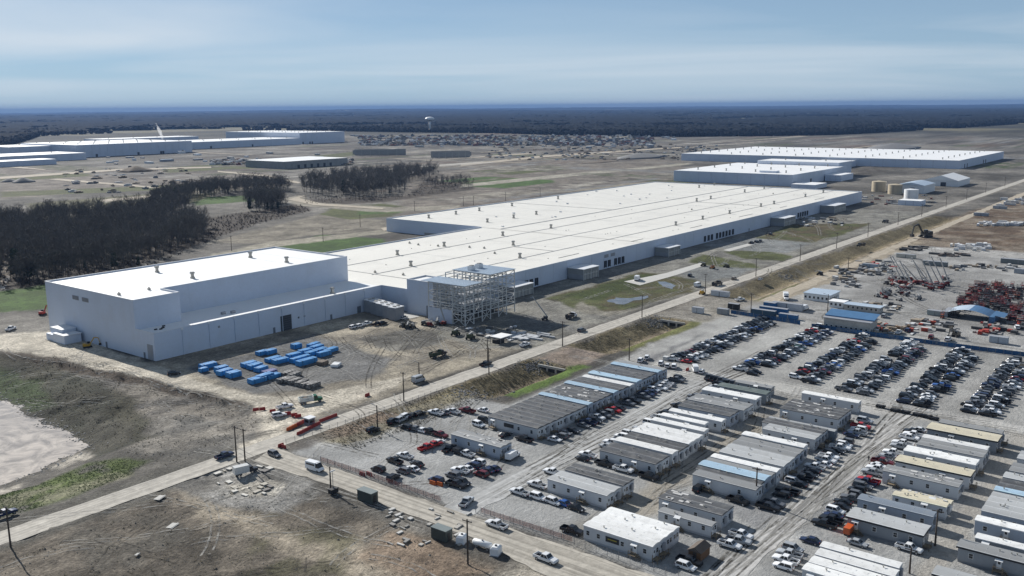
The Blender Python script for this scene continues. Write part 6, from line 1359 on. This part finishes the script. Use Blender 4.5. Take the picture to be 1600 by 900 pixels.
# culverts in the ditches
def culvert(a, b, lab):
    t = thing('culvert', lab, 'culvert', (a, b, -3.75)); MB().box(0,.6,-6.5,6.5,2.6,3.5).build('headwall', m_conc, t)
    for y in (-6.2,-2.1,2.1,6.2): MB().box(0,.6,y-.35,y+.35,0,2.6).build('pier', m_conc, t)
    for y in (-4.2,0,4.2): MB().box(.3,3,y-1.7,y+1.7,.1,2.5).build('opening', m_black, t)
culvert(88.5, -133.5, 'concrete three-barrel culvert at the end of the first ditch'); culvert(186.5, -134, 'concrete three-barrel culvert at the end of the second ditch')
rk = MB(); rr = random.Random(3)
def stones(mb, pts, rmin, rmax):
    X, Y = np.array([p[0] for p in pts]), np.array([p[1] for p in pts])
    for k, (x, y, z) in enumerate(zip(X, Y, height(X, Y))): mb.blob((x,y,z+.02), rr.uniform(rmin,rmax), .6, 0, .3, k)
for a0, b0, n, sx, sy in ((44,-131,260,8,8),(88,-126,160,5,4.5),(184,-126,200,7,5),(340,-129,120,8,5)): stones(rk, [(a0+rr.gauss(0,sx*.6), b0+rr.gauss(0,sy*.6)) for k in range(n)], .22, .5)
sh = MB(); pts = []
for k in range(len(pond_poly)-3):
    p, q = Vector(pond_poly[k+1]), Vector(pond_poly[k+2])
    for i in range(int((q-p).length*4)): w = p.lerp(q, rr.random()); pts.append((w.x+rr.gauss(0,2.6), w.y+rr.gauss(0,2.6)))
stones(sh, pts, .15, .45)
stuff(sh.build('shore_stones', M('pale_stone', (.34,.325,.30), .9, .3, .8, 4)), 'pale stones along the edge of the silty pond', 'stones')
stuff(rk.build('riprap', m_rock), 'grey riprap stones on the ditch ends', 'stones')
# propane tank and stores on the near road verge
def place(name, px, py, lab, cat, rz=0, group=None): q = Q(px, py); z = float(height(np.array([q.x]), np.array([q.y]))[0]); return thing(name, lab, cat, (q.x, q.y, z), rz, group, rank='x')
t = place('propane_tank', 754, 857, 'long white horizontal propane tank on the near road verge', 'tank', -HP+.1)
rg = [[(x, .75*r*math.cos(u), 1.25+.75*r*math.sin(u)) for u in [2*math.pi*j/14 for j in range(14)]] for x, r in ((-2.7,.15),(-2.55,.65),(-2.2,1),(2.2,1),(2.55,.65),(2.7,.15))]
MB().loft(rg).build('shell', m_white, t, smooth=True); MB().box(-1.7,-1.4,-.6,.6,0,.6).box(1.4,1.7,-.6,.6,0,.6).build('saddle', m_wire, t); MB().tube((0,0,2),(0,0,2.25),.2,.2,8).build('valve_cap', m_wire, t)
for px, py, lab in ((775,866,'white poly tank right of the propane tank'),(722,848,'white poly tank left of the propane tank')):
    t = place('water_tote', px, py, lab, 'tank', .3); MB().loft([[(x*1.3, y*1.0, z) for x, y in ((-1,-1),(1,-1),(1,1),(-1,1))] for z in (.2,1.7)]+[[(x*.9, y*.6, 2.1) for x, y in ((-1,-1),(1,-1),(1,1),(-1,1))]]).build('tank', m_white, t); MB().box(-1.5,1.5,-1.1,1.1,0,.2).build('skid', m_wire, t); MB().tube((0,0,2.1),(0,0,2.3),.3,.3,8).build('lid', m_black, t)
for px, py, lab, c, l in ((684,840,'dark green site box on the near road verge',(.05,.065,.06),3.6),(568,780,'dark green site box farther along the near road verge',(.055,.07,.065),4.2)):
    t = place('storage_box', px, py, lab, 'storage box', HP); o = MB().box(-l,l*.0+1,-1.2,1.2,.1,2.8).build('body', m_obj, t); o.color = (*c, 1); o = MB().box(-l-.1,1.1,-1.3,1.3,2.8,2.95).build('roof', m_obj, t); o.color = (.16,.19,.19,1); MB().box(-l-.05,-l,-.5,.5,.2,2.2).build('door', m_black, t)
t = place('light_tower', 521, 772, 'towed light tower by the near road', 'light tower'); MB().box(-1.2,1.2,-.7,.7,.4,1.6).build('cabinet', m_black, t); MB().tube((0,0,1.6),(0,0,6.5),.09,.06,6).build('mast', m_wire, t); MB().box(-.8,.8,-.1,.1,6.3,6.6).build('lamp_bar', m_white, t)
# loose stores: pallets, beams, debris
def heap(ox, oy, w, h, n, lab, seed, cols, kind='material_stack', cat='materials', l=(1.5,5), hh=(.4,1.6), mass=False):
    rr = random.Random(seed); n = int(n*(1 if (mass or n < 3) else .68))
    if mass:
        b = MB()
        for k in range(n):
            q = Q(ox+rr.uniform(0,w), oy+rr.uniform(0,h)); L_, W2, H2 = rr.uniform(*l)/2, rr.uniform(*l)*.2, rr.uniform(*hh); mi = rr.randrange(len(cols)); x0 = b.box(q.x-L_, q.x+L_, q.y-W2, q.y+W2, 0, H2*.7, mi, (0,0,.1,.1)); b.box(q.x-L_*rr.uniform(.2,.8), q.x+L_*rr.uniform(.2,.8), q.y-W2*.7, q.y+W2*.7, H2*.7, H2, mi)
        stuff(b.build('distant_stores', [M('store_tone', c, .7, .2) for c in cols]), lab, 'stores'); return
    for k in range(n):
        px, py = ox+rr.uniform(0,w), oy+rr.uniform(0,h); t = place(kind, px, py, lab, cat, rr.choice((0,HP))+rr.uniform(-.15,.15), lab); del THINGS[-1]; t['label'] = lab
        L_, W2, H2 = rr.uniform(*l), rr.uniform(1,2.2), rr.uniform(*hh); c = rr.choice(cols); b = MB(); z = .12
        while z < H2: b.box(-L_/2+rr.uniform(0,.2), L_/2-rr.uniform(0,.2), -W2/2, W2/2, z, z+.3); z += .38
        o = b.build('load', m_obj, t); o.color = (*c, 1); MB().box(-L_/2,-L_/2+.15,-W2/2,W2/2,0,.12).box(L_/2-.15,L_/2,-W2/2,W2/2,0,.12).build('skid', m_steps, t)
GR = ((.25,.25,.25),(.55,.55,.54),(.10,.10,.10),(.33,.27,.2)); WH = ((.72,.72,.72),(.62,.63,.65),(.70,.68,.64))
heap(1300, 418, 95, 50-38, 60, 'stack of mixed building stores left of the yard track', 1, GR, l=(2,6)); heap(1300,432,40,18,34,'stack of mixed stores near the yard office',2,GR); heap(1336,408,60,10,26,'stack of stores along the roadside of the yard',9,GR+((.40,.05,.04),),l=(2,6))
heap(1486, 384, 62, 8, 40, 'white wrapped pallet in the far bright row of the yard', 3, WH, 'wrapped_pallet', 'pallet', (3,6), (1.6,2.8)); heap(1514, 349, 110, 4, 50, 'white wrapped bundle along the far mud edge', 4, WH, 'wrapped_pallet', 'pallet', (4,8), (1.4,2.6)); heap(1560, 312, 60, 10, 26, 'white wrapped load at the far right edge', 5, WH, 'wrapped_pallet', 'pallet', (4,9), (1.6,3))
heap(1405, 386, 40, 6, 16, 'dark stacked load by the far yard track', 6, ((.05,.05,.05),(.1,.09,.08)), l=(4,9)); heap(1455, 397, 60, 4, 26, 'dark pipe bundle inside the yard loop', 7, ((.07,.07,.07),(.15,.12,.1)), l=(4,8)); heap(1480, 414, 110, 9, 40, 'stack of stores along the right yard track', 8, GR, l=(2,5))
heap(1350, 476, 55, 10, 34, 'stack of stores behind the blue-roofed store', 10, GR); heap(1366, 507, 60, 16, 40, 'machine or stack along the inside of the blue fence', 11, GR+((.35,.06,.03),(.2,.12,.06))); heap(1430, 500, 60, 18, 34, 'stack of stores round the blue shelter', 12, GR+((.35,.06,.03),)); heap(1520, 505, 80, 20, 50, 'stack of red and dark gear right of the blue shelter', 13, ((.35,.05,.03),(.07,.07,.07),(.30,.28,.26)))
heap(800, 521, 55, 10, 30, 'bundle of pale steel beams laid out before the frame', 14, ((.50,.51,.52),(.36,.37,.38)), 'beam_bundle', 'steel', (6,10), (.4,.7)); heap(725, 512, 80, 16, 34, 'small load of building materials before the frame', 15, GR+WH, l=(1,4), hh=(.3,.8)); heap(1250, 340, 70, 14, 46, 'stack of materials on the land past the last olive plot', 16, GR+WH, l=(2,7)); heap(1340, 306, 120, 14, 60, 'stack of materials round the tanks', 17, GR+((.2,.07,.05),), l=(3,8)); heap(1420, 284, 50, 6, 26, 'white load on the lay-down ground by the tents', 18, WH, l=(3,8))
heap(600, 795, 140, 60, 50, 'small debris stack on the churned near verge', 19, ((.40,.38,.34),(.25,.24,.22),(.5,.49,.46)), 'debris', 'debris', (.4,1.3), (.2,.45)); heap(340, 730, 90, 45, 34, 'timber and concrete debris on the churned corner', 20, ((.38,.35,.29),(.5,.48,.43),(.12,.11,.1)), 'debris', 'debris', (.4,1.7), (.15,.4)); heap(1040, 560, 4, 4, 1, 'grey stack by the lot', 21, GR)
heap(1235, 655, 60, 60, 20, 'clutter stacked in the alley of the third trailer row', 22, GR, l=(1,2.5)); heap(1110, 640, 40, 20, 12, 'clutter between the trailer rows near the parking road', 23, GR, l=(1,2.5)); heap(330, 250, 220, 8, 340, 'scattered distant stores before the far left complex', 24, GR+((.6,.6,.6),(.2,.09,.07),(.16,.15,.14)), l=(4,16), hh=(1.5,5), mass=True); heap(100, 262, 200, 40, 70, 'scattered distant stores on the far left graded land', 25, GR+((.2,.15,.1),), l=(3,12), hh=(1,3.5), mass=True); heap(560, 212, 460, 16, 1100, 'crowded distant stores on the far construction site', 26, GR+((.62,.62,.62),(.22,.10,.08),(.12,.14,.18),(.18,.17,.16)), l=(4,20), hh=(2,7), mass=True); heap(760, 226, 300, 24, 200, 'crowded distant stores on the graded land above the hall', 27, GR+((.2,.15,.1),), l=(3,14), hh=(1,3.5), mass=True); heap(1060, 228, 60, 18, 70, 'distant stores left of the third factory', 28, GR, l=(3,14), hh=(1,3.5), mass=True)
t = place('site_canopy', 783, 535, 'small white-roofed canopy beside the laid-out beams', 'canopy'); MB().box(-4,4,-3,3,3,3.25).build('roof', m_roofw, t)
for x in (-3.8,3.8):
    for y in (-2.8,2.8): MB().bar((x,y,0),(x,y,3),.15).build('post', m_wire, t)
MB().box(-3,1,-1,2.5,0,1.6).build('store', m_black, t)
truck(996, 438, .3, (.03,.12,.35), W_, 'blue-cabbed truck on the paved apron by the long wall', 'box', 'truck', .9)
for px, py, lab in ((270,822,'pale flat sheet lying on the churned field'),(250,780,'concrete slab exposed under the road embankment'),(215,868,'tiny white board lying in the field')):
    t = place('debris_sheet', px, py, lab, 'debris', .4); k = .25 if 'tiny' in lab else .6; MB().box(-2.6*k,2.2*k,-1.6*k,1.5*k,.25,.33).build('sheet', m_slab, t); MB().box(-2*k,2.5*k,-1.2*k,-.6*k,.34,.4).build('strip', m_slab, t)
# ------------------------------------------------------------------ air
hz = MB().box(-46500, 46500, -46500, 46500, -140, 190).build('haze', None); hz.data.materials.clear()
mt = bpy.data.materials.new('air'); mt.use_nodes = True; n_ = mt.node_tree.nodes; n_.clear()
mo = n_.new('ShaderNodeOutputMaterial'); pv = n_.new('ShaderNodeVolumePrincipled'); pv.inputs['Density'].default_value = HAZE; pv.inputs['Color'].default_value = (.16,.28,.53,1); pv.inputs['Anisotropy'].default_value = .1
mt.node_tree.links.new(pv.outputs[0], mo.inputs['Volume']); hz.data.materials.append(mt)
stuff(hz, 'thin blue haze over the distant country', 'haze')
settle_labels()
